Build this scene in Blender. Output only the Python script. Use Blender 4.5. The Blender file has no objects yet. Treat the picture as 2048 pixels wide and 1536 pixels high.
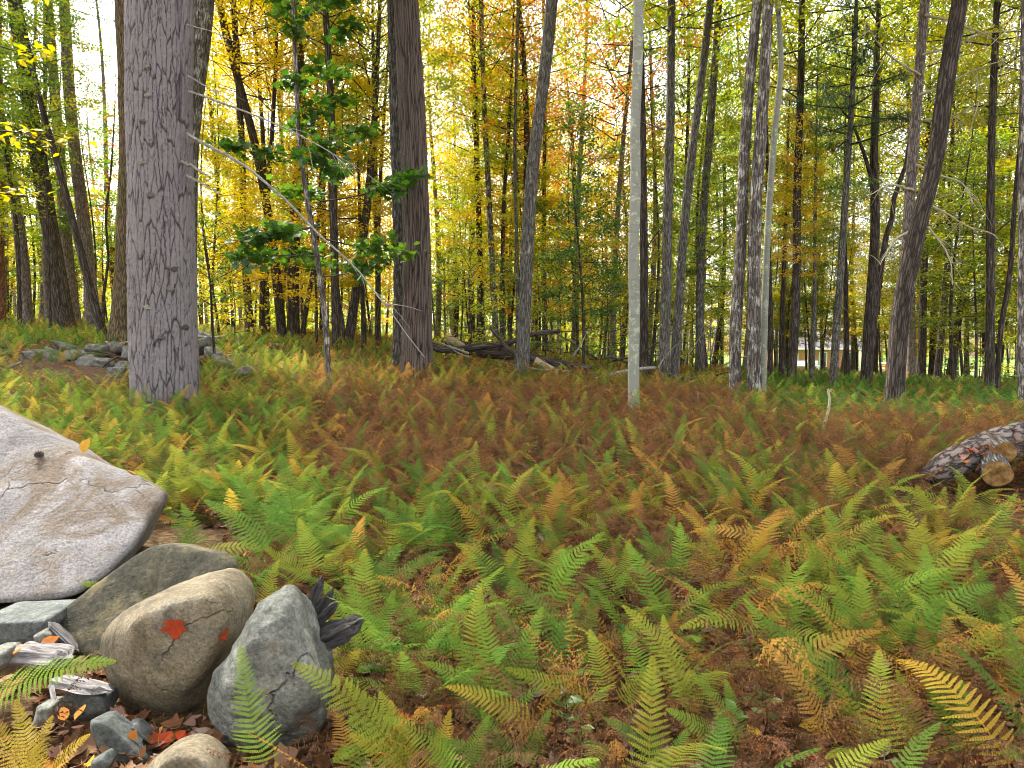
import bpy, bmesh, math, random
import numpy as np
from mathutils import Vector, Matrix

random.seed(7)
RNG = np.random.default_rng(7)
rad = math.radians
SC = bpy.context.scene
COL = SC.collection

# ------------------------------------------------------------------ camera, sky, sun, exposure
CAMZ, FPX, PITCH = 1.6, 1462.0, math.atan(108 / 1462.0)
cam_d = bpy.data.cameras.new('camera')
cam = bpy.data.objects.new('camera', cam_d)
COL.objects.link(cam)
cam.location = (0, 0, CAMZ)
cam.rotation_euler = (math.pi / 2 - PITCH, 0, 0)
cam_d.sensor_width = 36.0
cam_d.lens = 36.0 * FPX / 2048.0
cam_d.clip_start, cam_d.clip_end = 0.05, 2000
SC.camera = cam

SUN_EL, SUN_AZ = rad(47), rad(-40)       # azimuth measured from +Y (view direction) towards +X
world = bpy.data.worlds.new('World')
SC.world = world
world.use_nodes = True
wn, wl = world.node_tree.nodes, world.node_tree.links
wn.clear()
sky = wn.new('ShaderNodeTexSky')
sky.sky_type = 'NISHITA'
sky.sun_disc = False
sky.sun_elevation = SUN_EL
sky.sun_rotation = SUN_AZ
sky.air_density, sky.dust_density, sky.ozone_density = 1.0, 3.0, 1.5
whs = wn.new('ShaderNodeHueSaturation')
whs.inputs['Saturation'].default_value = 0.14
bg = wn.new('ShaderNodeBackground')
bg.inputs['Strength'].default_value = 0.15
wo = wn.new('ShaderNodeOutputWorld')
wl.new(sky.outputs[0], whs.inputs['Color'])
wl.new(whs.outputs[0], bg.inputs['Color'])
wl.new(bg.outputs[0], wo.inputs['Surface'])

sd = bpy.data.lights.new('sun', 'SUN')
sd.energy, sd.angle, sd.color = 4.0, rad(6), (1.0, 0.94, 0.84)
sun = bpy.data.objects.new('sun', sd)
COL.objects.link(sun)
_sdir = Vector((math.sin(SUN_AZ) * math.cos(SUN_EL), math.cos(SUN_AZ) * math.cos(SUN_EL), math.sin(SUN_EL)))
sun.rotation_euler = _sdir.to_track_quat('Z', 'Y').to_euler()
sun.location = (0, 0, 60)

SC.view_settings.view_transform = 'Standard'
SC.view_settings.look = 'None'
SC.view_settings.gamma = 1.0
SC.view_settings.use_curve_mapping = False
SC.view_settings.exposure = 2.05
cy = SC.cycles
cy.max_bounces, cy.diffuse_bounces, cy.glossy_bounces, cy.transmission_bounces, cy.transparent_max_bounces = 4, 3, 1, 3, 4
cy.use_adaptive_sampling = True
cy.adaptive_threshold = 0.03
cy.use_denoising = True
cy.denoising_prefilter = 'ACCURATE'
cy.pixel_filter_type = 'BLACKMAN_HARRIS'
cy.filter_width = 1.0
cy.caustics_reflective = cy.caustics_refractive = False

# ------------------------------------------------------------------ helpers
CP, SP = math.cos(PITCH), math.sin(PITCH)
def P(px, py, d):
    """world point seen at photo pixel (2048x1536) standing d metres ahead of the camera"""
    u, v = (px - 1024) / FPX, (768 - py) / FPX
    rx, ry, rz = u, CP + v * SP, -SP + v * CP
    k = d / ry
    return np.array([rx * k, d, CAMZ + rz * k])
def mpp(d): return d / FPX          # metres per photo pixel at distance d

CTRL_PX = [(1024,1536,2.5),(300,1536,2.5),(1800,1536,2.5),(1024,1200,4.2),(1700,1200,4.2),(500,1100,4.9),(1024,1000,6.3),
    (1700,1000,6.2),(400,950,6.8),(1268,832,10.6),(1785,836,12.8),(1500,808,13.3),(830,768,13.9),(1043,764,15),(330,815,10.4),
    (660,775,13),(210,688,18),(130,670,22),(50,663,23),(0,703,16),(590,688,24),(760,700,24),(1330,774,17),(1400,760,21),
    (1600,777,20),(1735,777,21),(1985,794,17),(1845,770,28),(2040,838,11.5),(1000,705,32),(1250,738,30),(1630,744,80),
    (1950,754,50),(1300,737,80),(700,682,70),(100,657,70)]
CTRL_W = [(0,-8,0),(-12,-8,.4),(12,-8,-.2),(-20,8,1.2),(20,8,-.4),(-6,1,.35),(6,1,.05),(-150,150,2.5),(0,190,.5),(150,150,-2),(-150,-60,1),(150,-60,-2)]
_C = np.array([P(*c) for c in CTRL_PX] + [np.array(c, float) for c in CTRL_W])
def _tk(r2): return np.where(r2 > 1e-9, 0.5 * r2 * np.log(np.maximum(r2, 1e-9)), 0.0)
_n = len(_C)
_A = np.zeros((_n + 3, _n + 3))
_d2 = ((_C[:, None, :2] - _C[None, :, :2]) ** 2).sum(-1)
_A[:_n, :_n] = _tk(_d2) + np.eye(_n) * 2.0
_A[:_n, _n] = 1; _A[:_n, _n+1:] = _C[:, :2]; _A[_n, :_n] = 1; _A[_n+1:, :_n] = _C[:, :2].T
_W = np.linalg.solve(_A, np.concatenate([_C[:, 2], np.zeros(3)]))
def height(x, y):
    x = np.asarray(x, float); y = np.asarray(y, float)
    r = np.hypot(x, y); s = np.where(r > 170, 170 / np.maximum(r, 1e-6), 1.0)
    xs, ys = (x * s).ravel(), (y * s).ravel()
    out = np.zeros(len(xs))
    for i in range(0, len(xs), 20000):
        a, b = xs[i:i+20000], ys[i:i+20000]
        r2 = (a[:, None] - _C[:, 0]) ** 2 + (b[:, None] - _C[:, 1]) ** 2
        out[i:i+20000] = _tk(r2) @ _W[:_n] + _W[_n] + a * _W[_n+1] + b * _W[_n+2]
    out += 0.035 * np.sin(xs * 1.9 + 1.3 * np.sin(ys * 1.1)) * np.sin(ys * 1.7 + .8) + 0.015 * np.sin(xs * 5.1 + ys * 2.3) * np.sin(ys * 4.3 - xs)
    return out.reshape(x.shape)
def h1(x, y): return float(height(np.array([x]), np.array([y]))[0])

def mk(name, V, blocks, mats=(), smooth=True, uv=None, fattr=None, cattr=None):
    """mesh from vertices and blocks [(faces (m,k), material index)], fast"""
    V = np.asarray(V, np.float32).reshape(-1, 3)
    me = bpy.data.meshes.new(name)
    loops = np.concatenate([np.asarray(b[0], np.int32).ravel() for b in blocks])
    tot = np.concatenate([np.full(len(b[0]), np.asarray(b[0]).shape[1], np.int32) for b in blocks])
    mi = np.concatenate([np.full(len(b[0]), b[1], np.int32) for b in blocks])
    st = np.concatenate([[0], np.cumsum(tot)[:-1]]).astype(np.int32)
    me.vertices.add(len(V)); me.loops.add(len(loops)); me.polygons.add(len(tot))
    me.vertices.foreach_set('co', V.ravel())
    me.loops.foreach_set('vertex_index', loops)
    me.polygons.foreach_set('loop_start', st)
    me.polygons.foreach_set('loop_total', tot)
    me.polygons.foreach_set('material_index', mi)
    me.polygons.foreach_set('use_smooth', np.full(len(tot), smooth, bool))
    for m in mats: me.materials.append(m)
    if uv is not None:
        l = me.uv_layers.new(name='UVMap')
        l.data.foreach_set('uv', np.asarray(uv, np.float32)[loops].ravel())
    for k, a in (fattr or {}).items():
        at = me.attributes.new(k, 'FLOAT', 'POINT'); at.data.foreach_set('value', np.asarray(a, np.float32).ravel())
    for k, a in (cattr or {}).items():
        at = me.attributes.new(k, 'FLOAT_COLOR', 'POINT'); at.data.foreach_set('color', np.asarray(a, np.float32).ravel())
    me.update(calc_edges=True)
    me.validate()
    return me

def link(name, data, parent=None, loc=None, **props):
    o = bpy.data.objects.new(name, data)
    COL.objects.link(o)
    if parent is not None: o.parent = parent
    if loc is not None: o.location = loc
    for k, v in props.items(): o[k] = v
    return o
def thing(name, label, cat, loc=(0,0,0), group=None, rz=0.0):
    o = link(name, None, loc=loc, label=label, category=cat)
    o.empty_display_size = 0.1
    o.rotation_euler = (0, 0, rz)
    if group: o['group'] = group
    return o

def tube(pts, radii, n=8, wob=0.0, seed=0, cap=True):
    """tube along a polyline; returns V, quads, uv (metres)"""
    pts = np.asarray(pts, float); radii = np.asarray(radii, float); m = len(pts)
    T = np.gradient(pts, axis=0); T /= np.linalg.norm(T, axis=1)[:, None] + 1e-9
    ref = np.array([0, 1.0, 0]) if abs(T[:, 1]).mean() < 0.8 else np.array([0, 0, 1.0])
    A = ref - T * (T @ ref)[:, None]; A /= np.linalg.norm(A, axis=1)[:, None]
    B = np.cross(T, A)
    ang = np.linspace(0, 2 * np.pi, n + 1)
    rg = np.random.default_rng(seed)
    ph = rg.uniform(0, 6.28, 6)
    ln = np.concatenate([[0], np.cumsum(np.linalg.norm(np.diff(pts, axis=0), axis=1))])
    w = 1 + wob * (np.sin(2 * ang[None] + ph[0] + ln[:, None] * 1.7) * .6 + np.sin(3 * ang[None] + ph[1] - ln[:, None] * 2.3) * .45 + np.sin(5 * ang[None] + ph[2] + ln[:, None] * 4.1) * .25)
    w[:, -1] = w[:, 0]
    R = radii[:, None] * w
    V = pts[:, None] + R[..., None] * (np.cos(ang)[None, :, None] * A[:, None] + np.sin(ang)[None, :, None] * B[:, None])
    uv = np.stack(np.broadcast_arrays(ang[None] * np.maximum(radii.max(), .001), ln[:, None]), -1).reshape(-1, 2)
    i = np.arange(m - 1)[:, None] * (n + 1) + np.arange(n)[None]
    Q = np.stack([i, i + 1, i + n + 2, i + n + 1], -1).reshape(-1, 4)
    return V.reshape(-1, 3), Q, uv
def smooth_path(pts, n):
    pts = np.asarray(pts, float)
    if len(pts) < 3:
        t = np.linspace(0, 1, n)[:, None]; return pts[0] * (1 - t) + pts[-1] * t
    s = np.concatenate([[0], np.cumsum(np.linalg.norm(np.diff(pts, axis=0), axis=1))])
    q = np.linspace(0, s[-1], n); m = np.gradient(pts, s, axis=0)
    k = np.clip(np.searchsorted(s, q, side='right') - 1, 0, len(s) - 2)
    hh = (s[k+1] - s[k])[:, None]; t = ((q - s[k])[:, None]) / hh
    return (2*t**3-3*t**2+1)*pts[k] + (t**3-2*t**2+t)*hh*m[k] + (-2*t**3+3*t**2)*pts[k+1] + (t**3-t**2)*hh*m[k+1]

def noise3(p, seed=0, oct=4, freq=1.0):
    """cheap smooth pseudo noise from rotated sines"""
    rg = np.random.default_rng(seed); out = np.zeros(len(p)); a = 1.0; f = freq
    for o in range(oct):
        for k in range(3):
            d = rg.normal(size=(2, 3)); d /= np.linalg.norm(d, axis=1)[:, None]; ph = rg.uniform(0, 6.28, 2)
            out += a * .6 * np.sin(p @ d[0] * f * 2.2 + ph[0] + 1.3 * np.sin(p @ d[1] * f * 1.7 + ph[1]))
        a *= .5; f *= 2.07
    return out / 2.2

# ------------------------------------------------------------------ materials
def nmat(name):
    m = bpy.data.materials.new(name); m.use_nodes = True
    nt = m.node_tree; nt.nodes.clear()
    out = nt.nodes.new('ShaderNodeOutputMaterial')
    return m, nt.nodes, nt.links, out
def N(ns, t, **kw):
    n = ns.new(t)
    for k, v in kw.items(): setattr(n, k, v)
    return n
def ramp(ns, stops, interp='LINEAR'):
    r = ns.new('ShaderNodeValToRGB'); r.color_ramp.interpolation = interp
    e = r.color_ramp.elements
    while len(e) < len(stops): e.new(0.5)
    for i, (p, c) in enumerate(stops):
        e[i].position = p; e[i].color = (*c, 1) if len(c) == 3 else c
    return r
def mixc(ns, ls, fac, a, b, typ='MIX'):
    m = N(ns, 'ShaderNodeMix', data_type='RGBA', blend_type=typ)
    for sock, v in ((0, fac), (6, a), (7, b)):
        if hasattr(v, 'is_output'): ls.new(v, m.inputs[sock])
        else: m.inputs[sock].default_value = v if sock == 0 else (*v[:3], 1)
    return m.outputs[2]
def noise(ns, ls, vec, scale, detail=4, rough=.6, dist=0.0):
    n = N(ns, 'ShaderNodeTexNoise'); n.inputs['Scale'].default_value = scale; n.inputs['Detail'].default_value = detail
    n.inputs['Roughness'].default_value = rough; n.inputs['Distortion'].default_value = dist
    if vec is not None: ls.new(vec, n.inputs['Vector'])
    return n.outputs['Fac']
def bump(ns, ls, h, strength, dist):
    b = N(ns, 'ShaderNodeBump'); b.inputs['Strength'].default_value = strength; b.inputs['Distance'].default_value = dist
    ls.new(h, b.inputs['Height']); return b.outputs[0]
def princ(ns, ls, out, col, rough=.9, nrm=None, spec=.2):
    p = N(ns, 'ShaderNodeBsdfPrincipled')
    if hasattr(col, 'is_output'): ls.new(col, p.inputs['Base Color'])
    else: p.inputs['Base Color'].default_value = (*col, 1)
    p.inputs['Roughness'].default_value = rough
    p.inputs['Specular IOR Level'].default_value = spec
    if nrm is not None: ls.new(nrm, p.inputs['Normal'])
    ls.new(p.outputs[0], out.inputs['Surface']); return p

def bark_mat(name, crack, mid, light, su=14, sv=4, width=.12, dist=.35, lichen=None, lich_amt=.6, lich_scale=5, bstr=.7, bdist=.02, moss=None, attr=False):
    m, ns, ls, out = nmat(name)
    uv = N(ns, 'ShaderNodeUVMap'); tc = N(ns, 'ShaderNodeTexCoord')
    oi = N(ns, 'ShaderNodeObjectInfo')
    off = N(ns, 'ShaderNodeVectorMath', operation='ADD'); ls.new(uv.outputs[0], off.inputs[0])
    mul = N(ns, 'ShaderNodeVectorMath', operation='SCALE'); mul.inputs[0].default_value = (17, 31, 5); ls.new(oi.outputs['Random'], mul.inputs['Scale'])
    ls.new(mul.outputs[0], off.inputs[1])
    mp = N(ns, 'ShaderNodeMapping'); mp.inputs['Scale'].default_value = (su, sv, 1); ls.new(off.outputs[0], mp.inputs[0])
    dn = N(ns, 'ShaderNodeTexNoise'); dn.inputs['Scale'].default_value = 1.6; dn.inputs['Detail'].default_value = 3; ls.new(mp.outputs[0], dn.inputs['Vector'])
    dv = N(ns, 'ShaderNodeVectorMath', operation='MULTIPLY_ADD'); ls.new(dn.outputs['Color'], dv.inputs[0]); dv.inputs[1].default_value = (dist*2, dist*2, 0); ls.new(mp.outputs[0], dv.inputs[2])
    vo = N(ns, 'ShaderNodeTexVoronoi', feature='DISTANCE_TO_EDGE'); vo.inputs['Scale'].default_value = 1.0; ls.new(dv.outputs[0], vo.inputs['Vector'])
    edge = N(ns, 'ShaderNodeMapRange'); edge.inputs['From Max'].default_value = width * 2; ls.new(vo.outputs['Distance'], edge.inputs['Value'])
    ef = edge.outputs[0]
    if attr:
        at = N(ns, 'ShaderNodeAttribute'); at.attribute_name = 'crack'; ef = at.outputs['Fac']
    mp2 = N(ns, 'ShaderNodeMapping'); mp2.inputs['Scale'].default_value = (95, 50, 1); ls.new(off.outputs[0], mp2.inputs[0])
    fine = noise(ns, ls, mp2.outputs[0], 1.0, 5, .7)
    big = noise(ns, ls, off.outputs[0], 2.2, 3)
    body = mixc(ns, ls, fine, mid, light)
    body = mixc(ns, ls, big, body, mixc(ns, ls, .5, mid, light), 'MIX')
    if moss:
        mf = ramp(ns, [(.45, (0,0,0)), (.62, (1,1,1))]); ls.new(noise(ns, ls, off.outputs[0], 3.1, 4), mf.inputs[0])
        body = mixc(ns, ls, mf.outputs[0], body, moss)
    if lichen:
        lf = ramp(ns, [(lich_amt, (0,0,0)), (lich_amt + .06, (1,1,1))]); ls.new(noise(ns, ls, off.outputs[0], lich_scale, 5, .65, .4), lf.inputs[0])
        body = mixc(ns, ls, lf.outputs[0], body, lichen)
    col = mixc(ns, ls, ef, crack, body)
    hs = N(ns, 'ShaderNodeMath', operation='MULTIPLY_ADD'); ls.new(fine, hs.inputs[0]); hs.inputs[1].default_value = .35; ls.new(ef, hs.inputs[2])
    if attr:
        hs2 = N(ns, 'ShaderNodeMath', operation='MULTIPLY'); ls.new(fine, hs2.inputs[0]); hs2.inputs[1].default_value = .6; hsrc = hs2.outputs[0]
    else: hsrc = hs.outputs[0]
    princ(ns, ls, out, col, .95, bump(ns, ls, hsrc, bstr, bdist), .1)
    return m
BARK = {
 'pine':  bark_mat('pine_bark', (.030,.026,.027), (.15,.133,.137), (.33,.30,.31), 11, 4.2, .09, .5, attr=True, bstr=.8, bdist=.012),
 'dark':  bark_mat('dark_bark', (.03,.024,.02), (.085,.068,.055), (.20,.165,.14), 19, 2.6, .15, .75, lichen=(.30,.30,.26), lich_amt=.62),
 'brown': bark_mat('brown_ridged_bark', (.024,.018,.016), (.085,.064,.053), (.22,.175,.15), 30, 3.2, .16, .35, lichen=(.32,.30,.27), lich_amt=.66, attr=True),
 'grey':  bark_mat('grey_bark', (.05,.044,.038), (.14,.125,.105), (.30,.28,.25), 27, 4.2, .13, .8, lichen=(.40,.41,.34), lich_amt=.57),
 'beech': bark_mat('smooth_grey_bark', (.23,.235,.19), (.22,.225,.185), (.33,.335,.28), 1.2, 7, .03, .8, lichen=(.42,.45,.33), lich_amt=.55, lich_scale=8, bstr=.25, bdist=.006),
 'mottled': bark_mat('mottled_bark', (.05,.042,.036), (.12,.10,.085), (.27,.24,.21), 20, 3.6, .1, .8, lichen=(.48,.45,.40), lich_amt=.51, lich_scale=3.6, bstr=.6),
 'mossy': bark_mat('mossy_brown_bark', (.045,.03,.018), (.13,.095,.055), (.24,.18,.11), 18, 4, .12, .4, moss=(.13,.115,.04)),
 'palepine': bark_mat('pale_pine_bark', (.08,.062,.055), (.20,.165,.145), (.36,.31,.28), 18, 5, .1, .5),
 'twig':  bark_mat('dead_twig_bark', (.16,.145,.13), (.26,.24,.21), (.45,.43,.38), 40, 10, .08, .5, lichen=(.5,.52,.42), lich_amt=.55, lich_scale=14, bstr=.3, bdist=.004),
 'log': bark_mat('flaking_log_bark', (.04,.032,.028), (.15,.12,.105), (.34,.29,.27), 9, 5, .1, .9, lichen=(.30,.17,.12), lich_amt=.56, lich_scale=9, bstr=.9, bdist=.03),
 'red': bark_mat('red_pine_bark', (.09,.045,.03), (.26,.13,.08), (.42,.23,.15), 18, 5, .1, .5),
 'straw': bark_mat('bleached_twig_bark', (.30,.26,.17), (.42,.37,.25), (.58,.53,.38), 40, 10, .08, .5, bstr=.2, bdist=.003),
}
def leaf_mat(name, stops, trans=.5):
    m, ns, ls, out = nmat(name)
    at = N(ns, 'ShaderNodeAttribute'); at.attribute_name = 'rnd'
    oi = N(ns, 'ShaderNodeObjectInfo')
    a = N(ns, 'ShaderNodeMath', operation='MULTIPLY_ADD'); ls.new(oi.outputs['Random'], a.inputs[0]); a.inputs[1].default_value = .36; a.inputs[2].default_value = -.18
    b = N(ns, 'ShaderNodeMath', operation='ADD'); ls.new(a.outputs[0], b.inputs[0]); ls.new(at.outputs['Fac'], b.inputs[1])
    r = ramp(ns, stops); ls.new(b.outputs[0], r.inputs[0])
    d = N(ns, 'ShaderNodeBsdfDiffuse'); t = N(ns, 'ShaderNodeBsdfTranslucent'); g = N(ns, 'ShaderNodeBsdfGlossy'); g.inputs['Roughness'].default_value = .45
    g.inputs['Color'].default_value = (.9,.9,.9,1)
    ls.new(r.outputs[0], d.inputs[0])
    hs = N(ns, 'ShaderNodeHueSaturation'); hs.inputs['Saturation'].default_value = 1.1; hs.inputs['Value'].default_value = 1.35; ls.new(r.outputs[0], hs.inputs['Color']); ls.new(hs.outputs[0], t.inputs[0])
    x = N(ns, 'ShaderNodeMixShader'); x.inputs[0].default_value = trans; ls.new(d.outputs[0], x.inputs[1]); ls.new(t.outputs[0], x.inputs[2])
    y = N(ns, 'ShaderNodeMixShader'); y.inputs[0].default_value = .04; ls.new(x.outputs[0], y.inputs[1]); ls.new(g.outputs[0], y.inputs[2])
    ls.new(y.outputs[0], out.inputs['Surface']); return m
LEAF = {
 'yellow': leaf_mat('yellow_leaves', [(0,(.20,.24,.02)),(.35,(.42,.36,.02)),(.7,(.62,.44,.02)),(1,(.66,.36,.02))]),
 'ygreen': leaf_mat('yellow_green_leaves', [(0,(.10,.18,.02)),(.35,(.21,.29,.03)),(.7,(.40,.41,.035)),(1,(.58,.46,.03))]),
 'green':  leaf_mat('green_leaves', [(0,(.055,.12,.02)),(.45,(.12,.21,.03)),(.8,(.24,.30,.03)),(1,(.45,.39,.03))]),
 'dark':   leaf_mat('dark_green_leaves', [(0,(.03,.08,.015)),(.6,(.06,.14,.02)),(1,(.14,.24,.03))], .5),
 'orange': leaf_mat('orange_leaves', [(0,(.30,.28,.03)),(.3,(.56,.34,.03)),(.65,(.62,.24,.03)),(1,(.50,.13,.05))]),
 'olive':  leaf_mat('olive_leaves', [(0,(.07,.12,.02)),(.4,(.17,.22,.025)),(.75,(.34,.33,.03)),(1,(.52,.39,.03))]),
 'needle': leaf_mat('pine_needles', [(0,(.02,.055,.025)),(.6,(.045,.10,.045)),(.9,(.10,.14,.05)),(1,(.28,.17,.06))], .3),
}
def fern_mat(name, inst):
    m, ns, ls, out = nmat(name)
    if inst:
        c = N(ns, 'ShaderNodeAttribute', attribute_type='INSTANCER'); c.attribute_name = 'tint'; base = c.outputs['Color']
    else:
        c = N(ns, 'ShaderNodeObjectInfo'); base = c.outputs['Color']
    at = N(ns, 'ShaderNodeAttribute'); at.attribute_name = 'along'
    tc = N(ns, 'ShaderNodeTexCoord')
    nz = noise(ns, ls, tc.outputs['Object'], 9, 3)
    k = N(ns, 'ShaderNodeMapRange'); k.inputs['To Min'].default_value = .6; k.inputs['To Max'].default_value = 1.35; ls.new(nz, k.inputs['Value'])
    v = N(ns, 'ShaderNodeVectorMath', operation='SCALE'); ls.new(base, v.inputs[0]); ls.new(k.outputs[0], v.inputs['Scale'])
    rr = ramp(ns, [(0, (.9,.6,.5)), (.25, (1,1,1)), (.8, (1,1,1)), (1, (1.15,1.0,.8))]); ls.new(at.outputs['Fac'], rr.inputs[0])
    colr = mixc(ns, ls, 1.0, v.outputs[0], rr.outputs[0], 'MULTIPLY')
    d = N(ns, 'ShaderNodeBsdfDiffuse'); t = N(ns, 'ShaderNodeBsdfTranslucent'); ls.new(colr, d.inputs[0]); ls.new(colr, t.inputs[0])
    x = N(ns, 'ShaderNodeMixShader'); x.inputs[0].default_value = .4; ls.new(d.outputs[0], x.inputs[1]); ls.new(t.outputs[0], x.inputs[2])
    ls.new(x.outputs[0], out.inputs['Surface']); return m
FERN_M, FERN_I = fern_mat('fern_frond', False), fern_mat('fern_frond_mass', True)
def rock_mat(name, c1, c2, c3, scale=3, stain=None, stain_at=.55, grain=60, bstr=.5, spots=True, cracks=2.2):
    m, ns, ls, out = nmat(name)
    tc = N(ns, 'ShaderNodeTexCoord').outputs['Object']
    a = noise(ns, ls, tc, scale, 6, .62, .6); g = noise(ns, ls, tc, grain, 4, .75)
    r = ramp(ns, [(.30, c1), (.5, c2), (.72, c3)]); ls.new(a, r.inputs[0])
    gr = ramp(ns, [(.33, (.38,.38,.38)), (.67, (1.5,1.5,1.5))]); ls.new(g, gr.inputs[0])
    col = mixc(ns, ls, .75, r.outputs[0], gr.outputs[0], 'MULTIPLY')
    if stain:
        sf = ramp(ns, [(stain_at, (0,0,0)), (stain_at + .14, (1,1,1))]); ls.new(noise(ns, ls, tc, scale * .8 + .7, 5, .6, .8), sf.inputs[0])
        col = mixc(ns, ls, sf.outputs[0], col, mixc(ns, ls, .7, stain, gr.outputs[0], 'MULTIPLY'))
    if spots:
        vo = N(ns, 'ShaderNodeTexVoronoi'); vo.inputs['Scale'].default_value = 26; ls.new(tc, vo.inputs['Vector'])
        sp = ramp(ns, [(.05, (1,1,1)), (.16, (0,0,0))]); ls.new(vo.outputs['Distance'], sp.inputs[0])
        mk_ = ramp(ns, [(.56, (0,0,0)), (.64, (1,1,1))]); ls.new(noise(ns, ls, tc, 4.3, 3), mk_.inputs[0])
        ff = N(ns, 'ShaderNodeMath', operation='MULTIPLY'); ls.new(sp.outputs[0], ff.inputs[0]); ls.new(mk_.outputs[0], ff.inputs[1])
        col = mixc(ns, ls, ff.outputs[0], col, (.07,.07,.065))
    cv = N(ns, 'ShaderNodeTexVoronoi', feature='DISTANCE_TO_EDGE'); cv.inputs['Scale'].default_value = cracks
    cd = N(ns, 'ShaderNodeTexNoise'); cd.inputs['Scale'].default_value = 3.0; cd.inputs['Detail'].default_value = 5; ls.new(tc, cd.inputs['Vector'])
    ca = N(ns, 'ShaderNodeVectorMath', operation='MULTIPLY_ADD'); ls.new(cd.outputs['Color'], ca.inputs[0]); ca.inputs[1].default_value = (.45,.45,.45); ls.new(tc, ca.inputs[2]); ls.new(ca.outputs[0], cv.inputs['Vector'])
    ck = ramp(ns, [(.0, (1,1,1)), (.013, (0,0,0))]); ls.new(cv.outputs['Distance'], ck.inputs[0])
    cm = ramp(ns, [(.54, (0,0,0)), (.68, (1,1,1))]); ls.new(noise(ns, ls, tc, 2.6, 3), cm.inputs[0])
    cf = N(ns, 'ShaderNodeMath', operation='MULTIPLY'); ls.new(ck.outputs[0], cf.inputs[0]); ls.new(cm.outputs[0], cf.inputs[1])
    col = mixc(ns, ls, cf.outputs[0], col, mixc(ns, ls, .55, col, (.03,.028,.025)))
    wv0 = noise(ns, ls, tc, 9, 8, .7, 1.0)
    wv_ = N(ns, 'ShaderNodeMath', operation='SUBTRACT'); ls.new(wv0, wv_.inputs[0]); ls.new(cf.outputs[0], wv_.inputs[1]); wv = wv_.outputs[0]
    h = N(ns, 'ShaderNodeMath', operation='MULTIPLY_ADD'); ls.new(g, h.inputs[0]); h.inputs[1].default_value = .25; ls.new(wv, h.inputs[2])
    princ(ns, ls, out, col, .88, bump(ns, ls, h.outputs[0], bstr, .03), .25)
    return m
R_BIG = rock_mat('grey_boulder_stone', (.10,.095,.09), (.235,.22,.215), (.34,.32,.315), 2.2, (.17,.13,.095), .49, 75, 1.0)
R_TAN = rock_mat('tan_stone', (.085,.075,.055), (.235,.19,.12), (.38,.34,.25), 4.2, (.13,.115,.085), .54, 80, .8, False)
R_GREY = rock_mat('grey_green_stone', (.09,.095,.08), (.23,.235,.20), (.42,.42,.39), 5.5, (.27,.235,.15), .56, 60, 1.2, False)
R_SLAB = rock_mat('shade_darkened_olive_stone', (.035,.035,.028), (.09,.083,.055), (.17,.16,.12), 4, (.20,.16,.08), .5, 45, .7, False)  # olive stone, colour darkened all over to stand in for the slab's shade
R_BLUE = rock_mat('blue_grey_slate', (.055,.062,.058), (.11,.12,.112), (.19,.205,.195), 6, None, .5, 55, .5, False)
R_PILE = rock_mat('mossy_fieldstone', (.07,.07,.06), (.17,.165,.145), (.30,.30,.27), 5, (.09,.11,.04), .58, 40, .6, False)
def simple_mat(name, c1, c2, scale=8, rough=.9, grain=(1,1,1), bstr=.3):
    m, ns, ls, out = nmat(name)
    tc = N(ns, 'ShaderNodeTexCoord').outputs['Object']
    mp = N(ns, 'ShaderNodeMapping'); mp.inputs['Scale'].default_value = grain; ls.new(tc, mp.inputs[0])
    f = noise(ns, ls, mp.outputs[0], scale, 5, .65)
    r = ramp(ns, [(.3, c1), (.7, c2)]); ls.new(f, r.inputs[0])
    princ(ns, ls, out, r.outputs[0], rough, bump(ns, ls, f, bstr, .02), .2); return m
def tint_mat(name, rough=.8):
    m, ns, ls, out = nmat(name)
    oi = N(ns, 'ShaderNodeObjectInfo'); tc = N(ns, 'ShaderNodeTexCoord').outputs['Object']
    k = N(ns, 'ShaderNodeMapRange'); k.inputs['To Min'].default_value = .6; k.inputs['To Max'].default_value = 1.4; ls.new(noise(ns, ls, tc, 5, 4), k.inputs['Value'])
    v = N(ns, 'ShaderNodeVectorMath', operation='SCALE'); ls.new(oi.outputs['Color'], v.inputs[0]); ls.new(k.outputs[0], v.inputs['Scale'])
    d = N(ns, 'ShaderNodeBsdfDiffuse'); t = N(ns, 'ShaderNodeBsdfTranslucent'); ls.new(v.outputs[0], d.inputs[0]); ls.new(v.outputs[0], t.inputs[0])
    x = N(ns, 'ShaderNodeMixShader'); x.inputs[0].default_value = .2; ls.new(d.outputs[0], x.inputs[1]); ls.new(t.outputs[0], x.inputs[2])
    ls.new(x.outputs[0], out.inputs['Surface']); return m
def tint_inst_mat(name):
    m, ns, ls, out = nmat(name)
    c = N(ns, 'ShaderNodeAttribute', attribute_type='INSTANCER'); c.attribute_name = 'tint'
    d = N(ns, 'ShaderNodeBsdfDiffuse'); ls.new(c.outputs['Color'], d.inputs[0]); ls.new(d.outputs[0], out.inputs['Surface']); return m
LITTER_M, LITTER_I = tint_mat('dry_leaf'), tint_inst_mat('dry_leaf_mass')
WOOD_GREY = simple_mat('weathered_wood', (.10,.09,.085), (.42,.39,.38), 6, .9, (1.2,14,14), .9)
WOOD_BLACK = simple_mat('charred_wood', (.02,.018,.018), (.20,.185,.18), 5, .9, (1.0,16,16), 1.0)
WOOD_CUT = simple_mat('rotten_cut_wood', (.12,.06,.02), (.42,.25,.09), 16, .9, (1,1,1), .8)
WOOD_RAW = simple_mat('split_pale_wood', (.30,.22,.14), (.55,.43,.30), 5, .9, (1,10,10), .5)
HOUSE_WALL = simple_mat('cedar_siding', (.30,.14,.06), (.48,.25,.11), 3, .8, (14,14,.6), .3)
HOUSE_ROOF = simple_mat('grey_shingles', (.12,.10,.11), (.20,.18,.19), 30, .9)
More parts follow.
